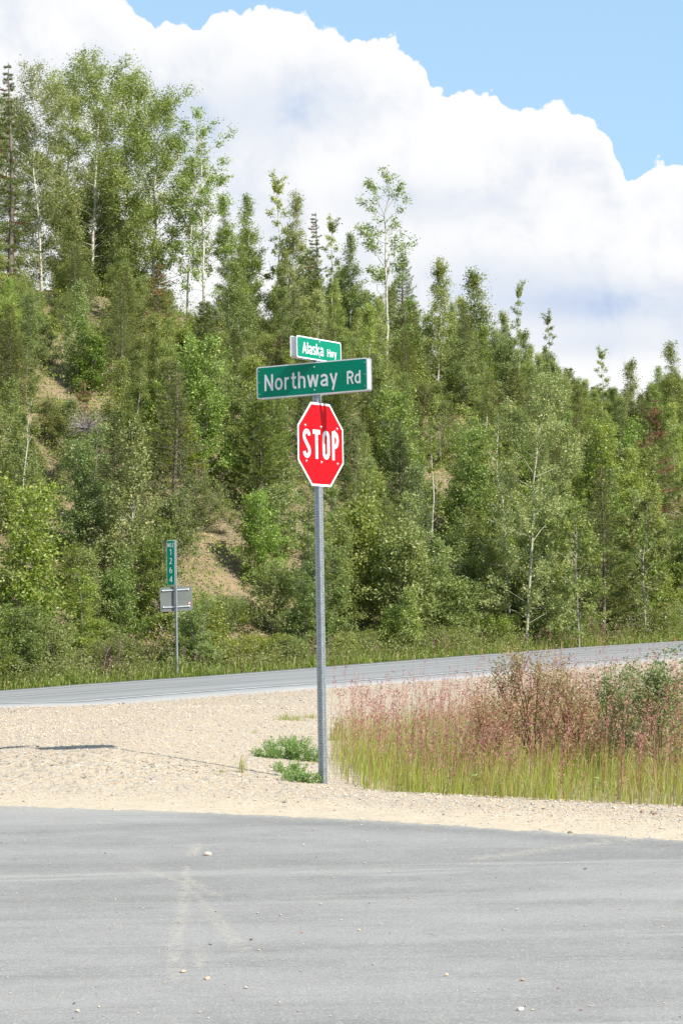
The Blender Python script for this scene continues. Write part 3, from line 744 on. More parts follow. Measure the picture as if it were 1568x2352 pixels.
mb = MB(); mb.box((.355, .0285, -.135), (.095, .002, .075)); stk = obj('sticker', mb.mesh('sticker', [M['sticker']]), BK)
wd = text_width('25', .05, 1.0, .2, .12)
obj('lettering', text_mesh('lettering', [('25', .355 - wd / 2, -.16, .05, 1.0, .2, .12)], [M['white']], .0275), stk)

# ------------------------------------------------------------------ vegetation prototypes
def leaf_quads(P, D, size, rr, fold=.35, wr=.62):
    """leaves: base points P, directions D; folded along the midrib, 2 triangles each"""
    n = len(P); size = np.broadcast_to(size, n)[:, None]
    D = D / (np.linalg.norm(D, axis=1)[:, None] + 1e-9)
    r = rng.normal(0, 1, (n, 3)) + np.array([0, 0, .6]); S = np.cross(D, r); S /= np.linalg.norm(S, axis=1)[:, None] + 1e-9
    U = np.cross(S, D)
    a = P; b = P + D * size * .45 + S * size * wr / 2 + U * size * fold * .3; c_ = P + D * size; d = P + D * size * .45 - S * size * wr / 2 + U * size * fold * .3
    V = np.stack([a, b, c_, d], 1).reshape(-1, 3)
    i = 4 * np.arange(n)[:, None]
    F = np.stack([i + np.array([0, 1, 2]), i + np.array([0, 2, 3])], 1).reshape(-1, 3)
    return V, F, np.repeat(rr, 2)

def broadleaf(h, R, nleaf, leaf, base=.12, stems=1, nb=38, spread=.25, lean=0.0, openk=1.0, shape='oval', up=1.0, trunk_r=None, clump=.10):
    """returns (trunk MB, crown arrays)"""
    tb = MB(); tw = []; 
    for si in range(stems):
        if stems > 1:
            aa = rng.uniform(0, 6.28); tilt = rng.uniform(.3, 1) * spread; hh = h * rng.uniform(.72, 1)
        else: aa = 0; tilt = lean; hh = h
        n = 12; tt = np.linspace(0, 1, n); wob = np.cumsum(rng.normal(0, .012 * hh, (n, 2)), axis=0) * tt[:, None]
        ax = np.c_[math.cos(aa) * tilt * hh * tt ** 1.15 + wob[:, 0], math.sin(aa) * tilt * hh * tt ** 1.15 + wob[:, 1], hh * tt]
        r0 = (trunk_r or .0062 * hh) / (1 if stems == 1 else 1.5)
        tb.tube(ax, r0 * (1 - .9 * tt) + .004, 6, .5)
        k = max(6, int(nb / stems * (1.0 if stems == 1 else 1.3)))
        for j in range(k):
            t0 = base + (1 - base) * (j + rng.random()) / k * .985
            p0 = np.array([np.interp(t0, tt, ax[:, q]) for q in range(3)])
            u = (t0 - base) / (1 - base)
            if shape == 'oval': L = R * (math.sin(math.pi * (u * .82 + .16)) ** .8)
            elif shape == 'cone': L = R * (1 - u) ** .75 + .08 * R
            elif shape == 'top': L = R * (.35 + .75 * math.sin(math.pi * min(1, u * .75 + .22)))
            else: L = R * (1.0 - .55 * u)
            L *= rng.uniform(.55, 1.2) / (1 if stems == 1 else 1.25)
            a = j * 2.4 + rng.normal(0, .5); e0 = (.35 + .55 * u) * up + rng.normal(0, .15)
            m = 6; q = np.linspace(0, 1, m)
            hor = L * np.cumsum(np.cos(e0 + .25 * q)) / m; ver = L * np.cumsum(np.sin(e0 + .25 * q - .2 * (1 - u) * q)) / m
            B = np.c_[p0[0] + math.cos(a) * hor, p0[1] + math.sin(a) * hor, p0[2] + ver] + np.cumsum(rng.normal(0, .03 * L, (m, 3)), axis=0)
            B[0] = p0
            tb.tube(B, np.linspace(.0055 * (L + .3) + .002, .002, m), 3, .5)
            ntw = max(3, int(6 * L / .6))
            for _ in range(ntw):
                v = rng.uniform(.25, 1) ** .7; pb = np.array([np.interp(v, q, B[:, z]) for z in range(3)])
                dirn = (B[-1] - B[0]) / (np.linalg.norm(B[-1] - B[0]) + 1e-6) * .5 + rng.normal(0, .55, 3) + np.array([0, 0, .25])
                dirn /= np.linalg.norm(dirn); tl = rng.uniform(.12, .34) * (.6 + .5 * L)
                tw.append((pb, dirn, tl))
        tw.append((ax[-1] - np.array([0, 0, .15 * 1]), np.array([0, 0, 1.0]), .3))
        for _ in range(3): tw.append((ax[-2], np.array([rng.normal(0, .4), rng.normal(0, .4), 1.0]), .35))
    tw_p = np.array([x[0] for x in tw]); tw_d = np.array([x[1] for x in tw]); tw_l = np.array([x[2] for x in tw])
    pr = tw_l * np.exp(rng.normal(0, .45, len(tw_l)) * openk); pr /= pr.sum()
    idx = rng.choice(len(tw), nleaf, p=pr)
    v = rng.random(nleaf) ** .75
    P = tw_p[idx] + tw_d[idx] * (tw_l[idx] * v)[:, None] + rng.normal(0, clump * .5, (nleaf, 3)) * (.35 + .65 * rng.random((nleaf, 1)))
    out = P - np.array([0, 0, h * .5]); out[:, 2] *= .3; out /= np.linalg.norm(out, axis=1)[:, None] + 1e-6
    D = rng.normal(0, 1, (nleaf, 3)) * np.array([1, 1, .7]) + out * .35 + np.array([0, 0, -.15])
    tr = rng.random(len(tw)); rr = np.clip(.5 * tr[idx] + .5 * rng.random(nleaf), 0, .985); rr = np.where(rng.random(nleaf) < .006, 1.0, rr)
    V, F, A = leaf_quads(P, D, leaf * rng.uniform(.6, 1.2, nleaf), rr)
    return tb, (V, F, A)

def spruce(h, R, brown=0.0, dens=1.0, ragged=0.0, narrow=1.0):
    tb = MB(); n = 10; tt = np.linspace(0, 1, n)
    ax = np.c_[.01 * h * np.sin(tt * 5), .01 * h * np.cos(tt * 4) - .01 * h, h * tt]
    tb.tube(ax, .014 * h * (1 - .93 * tt) + .003, 6, .5)
    NP, ND, NR = [], [], []
    z = .06 * h; a0 = 0
    while z < h * .985:
        u = z / h; L0 = R * (1 - u) ** .85 * narrow + .05
        nbr = 6 if u < .8 else 4; a0 += .7
        for j in range(nbr):
            if rng.random() < ragged * .35: continue
            L = L0 * rng.uniform(.7 - .35 * ragged, 1.15 + .3 * ragged); a = a0 + j * 2 * math.pi / nbr + rng.normal(0, .18)
            e0 = -.12 - .3 * ragged + .55 * u + rng.normal(0, .08 + .15 * ragged)
            m = 6; q = np.linspace(0, 1, m); zz = L * (np.sin(e0) * q + .16 * q ** 2 * (1 + u))
            B = np.c_[math.cos(a) * L * q, math.sin(a) * L * q, z + zz]
            tb.tube(B, np.linspace(.004 + .004 * L, .0015, m), 3, .5)
            nn = int((14 + 75 * L) * dens); v = rng.uniform(.12, 1, nn)
            pb = np.c_[np.interp(v, q, B[:, 0]), np.interp(v, q, B[:, 1]), np.interp(v, q, B[:, 2])]
            side = np.array([-math.sin(a), math.cos(a), 0]); fw = np.array([math.cos(a), math.sin(a), .12])
            sg = rng.choice([-1, 1], nn)[:, None]; sl_ = (.30 * L * (1.05 - v) + .02)[:, None] * rng.random((nn, 1))
            pb = pb + side * sg * sl_ + fw * sl_ * .5 + rng.normal(0, .01, (nn, 3)) + np.array([0, 0, -.12]) * sl_
            dd = side * sg * rng.uniform(.1, 1.0, (nn, 1)) + fw * .7 + rng.normal(0, .35, (nn, 3)) + np.array([0, 0, .1])
            br = rng.random() < brown
            NP.append(pb); ND.append(dd); NR.append(np.full(nn, 2.0) if br else np.clip(rng.random(nn) * .6 + .4 * v * (.3 + .7 * rng.random()), 0, 1))
        z += h * rng.uniform(.028, .042) * (1.15 - .5 * u)
    P = np.vstack(NP); D = np.vstack(ND); rr = np.concatenate(NR)
    g = rr < 1.5
    gV = leaf_quads(P[g], D[g], rng.uniform(.05, .09, g.sum()), rr[g], .2, .24)
    bV = leaf_quads(P[~g], D[~g], rng.uniform(.05, .09, (~g).sum()), rng.random((~g).sum()), .2, .26) if (~g).sum() > 0 else None
    return tb, gV, bV

PROTO = {}
def proto(key, kind, name, tb, crown, bark, leafm, h, w, extra=None):
    tm = tb.mesh(name + '_trunk', [M[bark]], True)
    cm = new_mesh(name + '_crown', crown[0], [crown[1]], [M[leafm]], {'rnd': crown[2]})
    bmsh = new_mesh(name + '_brown', extra[0], [extra[1]], [M['brown_needle']], {'rnd': extra[2]}) if extra is not None else None
    h = float(np.percentile(crown[0][:, 2], 99.93))
    PROTO.setdefault(key, []).append(dict(kind=kind, name=name, trunk=tm, crown=cm, brown=bmsh, h=h, w=w))
for h, R, nl in ((4.2, .88, 14000), (5.2, 1.0, 18000), (6.2, 1.15, 22000), (3.4, .8, 12000)):
    proto('aspen', 'aspen', 'aspen_tree', *broadleaf(h, R, nl, (.060), base=.02, nb=60, shape='cone', up=1.3, clump=.22), 'bark_white', 'aspen', h, R)
for h, R, nl in ((5.0, 1.6, 15000), (6.4, 1.8, 19000), (4.0, 1.4, 12000)):
    proto('poplar', 'poplar', 'poplar_tree', *broadleaf(h, R, nl, .094, base=.02, stems=4, nb=84, spread=.16, shape='flat', up=1.15, clump=.24), 'bark_grey', 'poplar', h, R * 1.2)
for h, R, nl in ((2.2, 1.3, 8200), (3.0, 1.5, 10500)):
    proto('shrub', 'willow', 'willow_shrub', *broadleaf(h, R, nl, .075, base=.02, stems=7, nb=80, spread=.33, shape='flat', up=1.15, clump=.22), 'bark_grey', 'birch', h, R * 1.2)
for h, R, nl in ((9.0, 2.3, 36000), (8.0, 2.0, 29000)):
    proto('big', 'aspen', 'aspen_tree', *broadleaf(h, R, nl, .072, base=.04, nb=70, shape='oval', openk=1.3, clump=.3), 'bark_white', 'aspen', h, R * 1.1)
proto('open', 'aspen', 'aspen_tree', *broadleaf(8.0, 1.45, 6800, .088, base=.12, nb=34, shape='top', openk=1.4, clump=.2, lean=.025, trunk_r=.055), 'bark_white', 'aspen', 8, 1.4)
proto('open', 'aspen', 'aspen_tree', *broadleaf(7.0, 1.45, 5400, .085, base=.2, nb=28, shape='cone', openk=1.4, clump=.18, lean=.015, trunk_r=.04), 'bark_white', 'aspen', 7, 1.2)
proto('thin', 'aspen', 'aspen_tree', *broadleaf(6.0, .5, 2600, .082, base=.2, nb=28, shape='flat', openk=1.4, clump=.12, trunk_r=.032), 'bark_white', 'aspen', 6, .5)
proto('leaning', 'aspen', 'aspen_tree', *broadleaf(9.0, 1.9, 24000, .08, base=.12, nb=48, shape='top', openk=1.1, clump=.2, lean=.07, trunk_r=.055), 'bark_olive', 'aspen', 9, 1.6)
proto('yellow', 'birch', 'birch_tree', *broadleaf(3.0, .75, 4200, .07, base=.06, nb=36), 'bark_grey', 'yellow_leaf', 3, .8)
for h, R, b in ((3.6, .95, 0), (5.0, 1.1, 0), (2.6, .8, 0)):
    tb, g, bv = spruce(h, R, b, dens=1.5); proto('spruce', 'spruce', 'spruce_tree', tb, g, 'bark_brown', 'spruce', h, R, bv)
tb, g, bv = spruce(4.2, .9, .3, dens=2.0, ragged=.7); proto('brown_spruce', 'spruce', 'spruce_tree', tb, g, 'bark_brown', 'spruce', 4.2, .8, bv)
tb, g, bv = spruce(6.5, .75, .12, dens=3.2, ragged=1.0); proto('tall_spruce', 'spruce', 'spruce_tree', tb, g, 'bark_brown', 'spruce', 6.5, .75, bv)

def plant_tree(key, i, x, y, h, label, cat='tree', group=None, rz=None, wide=1.0, sink=.05):
    p = PROTO[key][i % len(PROTO[key])]; sc = h / p['h']
    o = thing(p['name'], label, cat, (x, y, terr1(x, y) - sink), rng.uniform(0, 6.28) if rz is None else rz, group)
    sw = (sc + 1) / 2 * wide if sc < 1 else sc * wide
    o.scale = (sw, sw, sc)
    obj('trunk', p['trunk'], o); obj('crown', p['crown'], o)
    if p['brown'] is not None: obj('brown_branches', p['brown'], o)
    return o

placed = []
def landmark(key, i, px, Y, top_y, label, cat='tree', rz=None, wide=1.0):
    P = at(px, top_y, Y); h = P[2] - terr1(P[0], Y)
    if h < .8: print('LOW', label, h)
    h = max(h, .8)
    o = plant_tree(key, i, P[0], Y, h, label, cat, None, rz, wide); placed.append((P[0], Y, 1.0)); return o
# crest of the hill, left to right
landmark('tall_spruce', 0, 18, 92, 150, 'thin spruce with browned branches at the left edge of the hilltop')
landmark('big', 1, 90, 96, 135, 'leafy aspen on the hilltop just right of the browned spruce')
landmark('big', 0, 205, 99, 98, 'tallest broad aspen on the left hilltop with pale trunks', wide=1.25)
landmark('big', 0, 145, 103, 150, 'aspen half hidden behind the left shoulder of the tallest aspen')
landmark('big', 0, 345, 100, 152, 'broad dark aspen right of the tallest one with branches over the sky', wide=1.15)
landmark('big', 1, 275, 104, 155, 'aspen between the tallest aspen and the broad dark one')
landmark('open', 0, 462, 97, 240, 'open aspen with bare white trunk standing against the cloud', rz=0.0, wide=1.1)
landmark('open', 1, 425, 99, 300, 'sparse aspen close to the left of the white trunked open aspen')
landmark('big', 1, 30, 101, 215, 'aspen crown behind the browned spruce at the hilltop edge')
landmark('thin', 0, 634, 99, 385, 'narrow pointed aspen rising alone above the crest')
landmark('aspen', 2, 660, 98, 440, 'aspen close right of the narrow pointed aspen on the crest', wide=1.1)
landmark('aspen', 1, 572, 99, 440, 'rounded aspen left of the narrow pointed aspen')
landmark('aspen', 2, 522, 98, 445, 'light green aspen right of the open white trunked aspen')
landmark('tall_spruce', 0, 720, 103, 490, 'dark thin spruce on the crest above the Alaska Hwy blade')
landmark('thin', 0, 756, 103, 486, 'whip thin aspen beside the dark crest spruce')
landmark('open', 0, 880, 103, 385, 'sparse aspen with wide open branches alone against the clouds', rz=2.6, wide=1.15)
landmark('aspen', 1, 800, 105, 530, 'aspen left of the sparse wide branched aspen on the crest')
landmark('spruce', 1, 925, 104, 580, 'dark spruce right of the sparse wide branched aspen')
landmark('aspen', 0, 1000, 106, 588, 'aspen with ragged top on the middle of the crest line')
landmark('aspen', 3, 1098, 107, 615, 'small aspen where the crest begins to fall to the right')
landmark('spruce', 1, 1066, 100, 690, 'green spruce standing just below the crest on the right half')
landmark('thin', 0, 1184, 106, 640, 'slender leaning aspen pole above the falling crest')
landmark('thin', 0, 1262, 107, 708, 'thin tufted aspen pole further down the falling crest')
landmark('thin', 0, 1378, 105, 790, 'bent thin aspen at the low dip of the crest', rz=1.0)
landmark('aspen', 3, 1438, 108, 822, 'small aspen in the dip left of the right hand rise')
landmark('aspen', 2, 1545, 104, 778, 'tall aspen at the right edge above the dip', wide=1.2)
landmark('aspen', 1, 1500, 108, 838, 'aspen between the dip and the right edge')
landmark('brown_spruce', 0, 1494, 92, 890, 'yellowish spruce low on the right of the hill')
# on the slope
landmark('brown_spruce', 0, 365, 86, 598, 'young spruce with rusty orange top on the bare bank')
landmark('spruce', 0, 290, 84, 610, 'dark bushy spruce left of the rusty topped spruce')
landmark('spruce', 2, 470, 84, 690, 'small bright spruce on the bank right of the rusty topped spruce')
landmark('aspen', 3, 180, 80, 640, 'slim pale stemmed aspen on the slope below the bare bank')
landmark('spruce', 1, 395, 71, 830, 'dark spruce in the hollow above the mile marker', wide=1.25)
landmark('spruce', 0, 270, 69, 940, 'yellow green spruce beside the dark hollow left of the mile marker')
landmark('leaning', 0, 1195, 72, 850, 'large aspen with pale leaning trunk right of the stop sign', rz=R_(10))
landmark('open', 1, 1160, 75, 930, 'grey stemmed aspen just left of the leaning pale trunk')
landmark('thin', 0, 985, 79, 900, 'thin white stem of an aspen between stop sign and leaning trunk')
landmark('yellow', 0, 1322, 71.5, 1140, 'yellow green birch low on the slope right of the leaning trunk')
landmark('yellow', 0, 1475, 76, 1130, 'pale green birch near the right edge behind the highway')
landmark('spruce', 1, 1375, 76, 1070, 'spruce behind the yellow green birch')
landmark('aspen', 3, 300, 66.5, 960, 'slender aspen in front of the sandy bank left of the mile marker')
landmark('open', 1, 40, 66, 900, 'poplar with bare pale stem at the left edge of the view', rz=2.)
landmark('thin', 0, 560, 78, 860, 'thin red barked aspen above the bare sand patch')

# treeline limit and soil windows in picture coordinates, measured from the photograph
TLx = [-100, 0, 60, 100, 150, 200, 290, 380, 410, 440, 500, 600, 680, 760, 830, 900, 960, 1000, 1050, 1150, 1250, 1300, 1400, 1450, 1500, 1600, 1700]
TLy = [260, 240, 270, 240, 220, 210, 230, 260, 340, 450, 490, 480, 510, 545, 590, 640, 640, 630, 660, 710, 780, 840, 880, 890, 860, 830, 820]
HOLES = [(50, 610, 55, 40), (115, 650, 40, 30), (235, 705, 28, 30), (350, 650, 22, 16), (430, 700, 50, 26), (490, 745, 36, 20), (545, 1330, 26, 52), (262, 1225, 32, 50), 
         (310, 1150, 18, 24), (1000, 860, 32, 20), (610, 720, 22, 15), (140, 900, 30, 16), (120, 1150, 20, 20), (1010, 1130, 14, 22)]
def zone(px, d):
    sides = [(150, 'at the left edge of the view'), (330, 'left of the mile marker'), (500, 'directly above the mile marker'), (640, 'between the two signs'), (800, 'straight behind the stop sign'),
             (960, 'just right of the stop sign'), (1130, 'left of the leaning trunk'), (1290, 'around the leaning trunk'), (1430, 'right of the leaning trunk'), (9999, 'at the right edge of the view')]
    side = [t_ for m_, t_ in sides if px < m_][0]
    band = 'at the hill foot' if d < 9 else 'low on the slope' if d < 15 else 'on the middle slope' if d < 24 else 'high on the slope' if d < 32 else 'near the hill crest'
    return band, side
NOUN = {'aspen': ('tree', 'aspen'), 'poplar': ('tree', 'bushy poplar'), 'shrub': ('shrub', 'leafy shrub'), 'spruce': ('tree', 'young green spruce'), 'brown_spruce': ('tree', 'part browned spruce'), 'yellow': ('tree', 'yellowish birch')}
counts = {}
tries = 0
def try_place(s, d, key, h, mind):
    P, N = road_frame(np.array([s - .01, s, s + .01]) if False else np.linspace(s - 3, s + 3, 9))
    x = P[4, 0] + N[4, 0] * d; y = P[4, 1] + N[4, 1] * d
    if abs(x / y) > .205: return False
    for (a, b, r) in placed:
        if (a - x) ** 2 + (b - y) ** 2 < mind ** 2: return False
    z = terr1(x, y)
    bx, by = proj((x, y, z)); tx, ty = proj((x, y, z + h))
    lim = np.interp(bx, TLx, TLy) + rng.uniform(0, 40)
    if ty < lim:
        h *= (by - lim) / (by - ty)
        if h < 1.0: return False
        ty = lim
    wpx = .7 * h * .22 * FPX / y
    for hi, (hx, hy, rx, ry) in enumerate(HOLES):
        if abs(bx - hx) < rx * .8 + wpx * (.65 if hi in (0, 1, 4, 6, 7) else .4) and ty < hy + ry * .6 and by > hy - ry * .9 and rng.random() < .95:
            if by < hy + ry * .9: return False
            h *= (by - hy - ry * .6) / (by - ty); ty = hy + ry * .6
            if h < 1.1: return False
            if h < 2.2: key = 'shrub'
    if ty > 1500: return False
    band, side = zone(bx, d)
    cat, nm = NOUN[key]
    sz = 'tall ' if h > 4.2 else 'small ' if h < 2.6 else ''
    lab = f'{sz}{nm} {band} {side}'
    plant_tree(key, int(rng.integers(0, 9)), x, y, h, lab, cat, f'{sz}{nm}s {band} {side}')
    placed.append((x, y, 1)); counts[key] = counts.get(key, 0) + 1
    return True
def fill(n, s0, s1, d0, d1, keys, probs, h0, h1, mind):
    got = 0; t_ = 0
    while got < n and t_ < n * 40:
        t_ += 1
        k = keys[rng.choice(len(keys), p=probs)]
        hh = rng.uniform(h0, h1) * {'shrub': .5, 'spruce': .85, 'poplar': 1.0, 'yellow': .7, 'brown_spruce': .7}.get(k, 1.0)
        got += try_place(rng.uniform(s0, s1), rng.uniform(d0, d1), k, hh, mind)
    return got
fill(40, -20, 30, 6.6, 10.5, ['poplar', 'shrub', 'aspen'], [.62, .2, .18], 3.2, 5.8, 1.2)
fill(34, -20, 30, 5.8, 7.2, ['shrub', 'poplar'], [.75, .25], 2.4, 3.6, 1.0)
fill(78, -18, 42, 10.5, 17, ['poplar', 'aspen', 'spruce', 'shrub', 'yellow'], [.36, .32, .16, .11, .05], 3.2, 5.4, 1.12)
fill(120, -12, 55, 17, 26, ['poplar', 'aspen', 'spruce', 'shrub', 'brown_spruce'], [.14, .40, .24, .18, .04], 2.8, 5.0, .95)
fill(190, -8, 68, 25, 38, ['aspen', 'spruce', 'shrub', 'brown_spruce'], [.44, .28, .24, .04], 2.6, 4.6, .9)
fill(150, 0, 76, 33, 47, ['aspen', 'spruce', 'shrub', 'poplar'], [.42, .2, .22, .16], 3.6, 6.5, .95)
byl = {}
for o in list(C.objects):
    if o.parent is None and 'group' in o.keys() and o.type == 'EMPTY': byl.setdefault(o['label'], []).append(o)
for lab, os_ in byl.items():
    os_.sort(key=lambda o: proj(np.array(o.location))[0]); nn_ = len(os_)
    if 2 <= nn_ <= 4:
        for o, wd_ in zip(os_, {2: ['left', 'right'], 3: ['leftmost', 'middle', 'rightmost'], 4: ['leftmost', 'second', 'third', 'rightmost']}[nn_]): o['label'] = wd_ + ' ' + lab
    if nn_ == 1: del os_[0]['group']
print('TREES', counts, len(placed))

# dead grey bush in the dark hollow
tb = MB()
for j in range(110):
    a = rng.uniform(0, 6.28); e = rng.uniform(.1, 1.3); L = rng.uniform(.5, 1.2); q = np.linspace(0, 1, 6)[:, None]
    d = np.array([math.cos(a) * math.cos(e), math.sin(a) * math.cos(e), math.sin(e)])
    tb.tube(q * d * L + np.cumsum(rng.normal(0, .04, (6, 3)), axis=0) - np.array([0, 0, .25]) * q ** 2, np.linspace(.012, .003, 6), 3)
p = at(200, 960, 70.5); db = obj('dead_bush', tb.mesh('dead_bush', [M['twig_dead']], True), label='dead grey leafless bush in the dark hollow on the left slope', category='bush')
gzz = terr1(p[0], 70.5); db.location = (p[0], 70.5, max(gzz, p[2] - .4)); 

# ------------------------------------------------------------------ undergrowth on the hill
def cards(X, Y, Z, n_per, hgt, leaf, rad):
    k = len(X); idx = np.repeat(np.arange(k), n_per); n = len(idx)
    P = np.c_[X[idx], Y[idx], Z[idx]] + np.c_[rng.normal(0, rad, n), rng.normal(0, rad, n), rng.uniform(0, 1, n) * hgt[idx]]
    D = rng.normal(0, 1, (n, 3)) + np.array([0, 0, .3])
    return leaf_quads(P, D, leaf * rng.uniform(.6, 1.3, n), np.clip(.5 * rng.random(k)[idx] + .5 * rng.random(n), 0, 1))
n = 11500; s = rng.uniform(-20, 66, n); d = rng.uniform(5.6, 42, n)
Pf, Nf = road_frame(np.arange(-22, 70, .5)); si = np.clip(((s + 22) / .5).astype(int), 0, len(Pf) - 1)
X = Pf[si, 0] + Nf[si, 0] * d; Y = Pf[si, 1] + Nf[si, 1] * d; Z = terr(X, Y)
k = np.abs(X / Y) < .2; px, py = proj(np.c_[X, Y, Z + .2])
for (hx, hy, rx, ry) in HOLES: k &= ~((np.abs(px - hx) < rx * 1.1) & (np.abs(py - hy) < ry * 1.1) & (rng.random(n) < .75))
X, Y, Z = X[k], Y[k], Z[k]
Vv, Ff, Aa = cards(X, Y, Z, 40, rng.uniform(.2, 1.2, len(X)), .08, .26)
obj('undergrowth', new_mesh('undergrowth', Vv, [Ff], [M['birch']], {'rnd': Aa}), kind='stuff', label='low leafy undergrowth covering the hillside between the trees', category='undergrowth')

# ------------------------------------------------------------------ grasses
def blades(X, Y, Z, H, Wd, lean=.25, rr=None, wind=(.1, 0)):
    n = len(X); a = rng.uniform(0, 3.14, n); sx, sy = np.cos(a) * Wd / 2, np.sin(a) * Wd / 2
    b = rng.uniform(0, 6.28, n); l = np.abs(rng.normal(0, lean, n)) * H; dx, dy = np.cos(b) * l + wind[0] * H, np.sin(b) * l + wind[1] * H
    q = lambda f, wf: (np.stack([X + dx * f ** 2 - sx * wf, Y + dy * f ** 2 - sy * wf, Z + H * (f - .12 * f * f * (l / H) * 3)], -1), np.stack([X + dx * f ** 2 + sx * wf, Y + dy * f ** 2 + sy * wf, Z + H * (f - .12 * f * f * (l / H) * 3)], -1))
    a0, a1 = q(0, 1); b0, b1 = q(.55, .85); c0, c1 = q(1.0, 0.0)
    V = np.stack([a0, a1, b0, b1, c0], 1).reshape(-1, 3); i = 5 * np.arange(n)[:, None]
    F4 = i + np.array([0, 1, 3, 2]); F3 = i + np.array([2, 3, 4])
    rr = rng.random(n) if rr is None else rr
    return V, [F3, F4], np.concatenate([rr, rr]), (X + dx, Y + dy, Z + H * (1 - .36 * (l / H)))
def ribbons_join(parts):
    V = []; F3 = []; F4 = []; A3 = []; A4 = []; n = 0
    for v, f, a in parts:
        V.append(v); m = len(f[0]); F3.append(f[0] + n); A3.append(a[:m])
        if len(f) > 1: F4.append(f[1] + n); A4.append(a[m:])
        n += len(v)
    return np.vstack(V), [np.vstack(F3)] + ([np.vstack(F4)] if F4 else []), np.concatenate(A3 + A4)
M['grass'] = leafmat('yellow_green_grass', [(0, (0.135, 0.190, 0.030)), (.35, (0.25, 0.30, 0.045)), (.68, (0.375, 0.395, 0.08)), (.84, (0.405, 0.400, 0.144)), (.92, (0.317, 0.170, 0.090)), (1, (0.440, 0.420, 0.234))], .5, .5, objvar=False, tcol=(1.25, 1.25, .7))
M['verge'] = leafmat('verge_grass', [(0, (0.108, 0.172, 0.028)), (.5, (0.204, 0.287, 0.050)), (.85, (0.324, 0.368, 0.099)), (1, (0.504, 0.437, 0.220))], .48, .5, objvar=False)
M['plume'] = leafmat('pink_seed_plume', [(0, (.22, .07, .07)), (.4, (.38, .15, .13)), (.75, (.50, .25, .20)), (1, (.58, .42, .3))], .4, .7, objvar=False, tcol=(1.1, 1, .9))
M['pinkfl'] = leafmat('fireweed_flower', [(0, (.35, .1, .25)), (1, (.5, .22, .36))], .3, .6, objvar=False, tcol=(1, 1, 1))

def inpoly_sample(n, poly, jit=0.0):
    p = np.array(poly); lo, hi = p.min(0), p.max(0); out = []
    while sum(map(len, out)) < n:
        q = rng.uniform(lo, hi, (n * 2, 2)); jj = q + rng.normal(0, jit, q.shape)
        m = in_poly(jj[:, 0], jj[:, 1], poly); out.append(q[m])
    return np.vstack(out)[:n]
def clumpy(q, sc, lo):
    c = .5 + .5 * wav(q[:, 0], q[:, 1], sc, 2, 6) * 2.2
    return q[rng.random(len(q)) < np.clip(c, lo, 1)]
q = inpoly_sample(90000, GP, .16); q = q[(q[:, 0] < q[:, 1] * .19)]
# thinner where gravel shows behind, dense near the front edge
depth = q[:, 1] - np.interp(q[:, 0], [p[0] for p in GP[:5]], [p[1] for p in GP[:5]])
keep = rng.random(len(q)) < np.clip(1.15 - depth / 9, .15, 1)
q = clumpy(q[keep], .3, .3); 
X, Y = q[:, 0], q[:, 1]; Z = terr(X, Y)
dep = Y - np.interp(X, [p[0] for p in GP[:5]], [p[1] for p in GP[:5]])
H = np.clip(rng.normal(.36, .14, len(X)), .08, .8) * np.interp(X, [-.1, .5, 3], [.7, .95, 1.15]) * (1 + .45 * wav(X, Y, .35))
gV, gF, gA, tip = blades(X, Y, Z - .01, H, rng.uniform(.004, .0085, len(X)), .26, np.clip(rng.random(len(X)) * .82 + .32 * wav(X, Y, .6, 4, 5) + .17, 0, 1))
obj('grass', new_mesh('grass', gV, gF, [M['grass']], {'rnd': gA}), kind='stuff', label='thick yellow green grass growing right of the stop sign post', category='grass')
# pink seed plumes on tall stalks
def plumes(X, Y, Z, H, name, label, nsp=16, sz=.03, pl=.24, col='plume', wd=.0035):
    V1, F1, A1, tip = blades(X, Y, Z, H, np.full(len(X), wd), .12, rng.uniform(0, .6, len(X)), (.05, 0))
    n = len(X); idx = np.repeat(np.arange(n), nsp); u = rng.random(len(idx)); L = pl * (.6 + .6 * rng.random(n))[idx]
    tx, ty, tz = (t_[idx] for t_ in tip)
    fx_ = (tip[0] - X)[idx]; fy_ = (tip[1] - Y)[idx]
    P = np.c_[tx - fx_ * u * L / H[idx] * 1.6, ty - fy_ * u * L / H[idx] * 1.6, tz - u * L] + rng.normal(0, .012, (len(idx), 3)) * (.4 + u[:, None])
    sdn = rng.normal(0, .5, (len(idx), 3)) + np.array([.25, 0, .55])
    V2, F2, A2 = leaf_quads(P, sdn, sz * rng.uniform(.6, 1.3, len(idx)), rng.random(len(idx)), .2, .28)
    V, F, A = ribbons_join([(V1, F1, A1), (V2, [F2], A2)])
    return obj(name, new_mesh(name, V, F, [M[col]], {'rnd': A}), kind='stuff', label=label, category='grass')
q = inpoly_sample(10500, GP, .12); q = q[q[:, 0] < q[:, 1] * .19]
dep = q[:, 1] - np.interp(q[:, 0], [p[0] for p in GP[:5]], [p[1] for p in GP[:5]])
q = clumpy(q[rng.random(len(q)) < np.clip(.22 + dep / 3.5, 0, .8)], .6, .25)
X, Y = q[:, 0], q[:, 1]
plumes(X, Y, terr(X, Y), np.clip(rng.normal(.60, .21, len(X)), .2, 1.2) * np.interp(X, [0, 1.5, 3.2], [.95, 1.0, 1.28]), 'plume_grass', 'reddish pink seed plumes standing above the yellow green grass', 17)
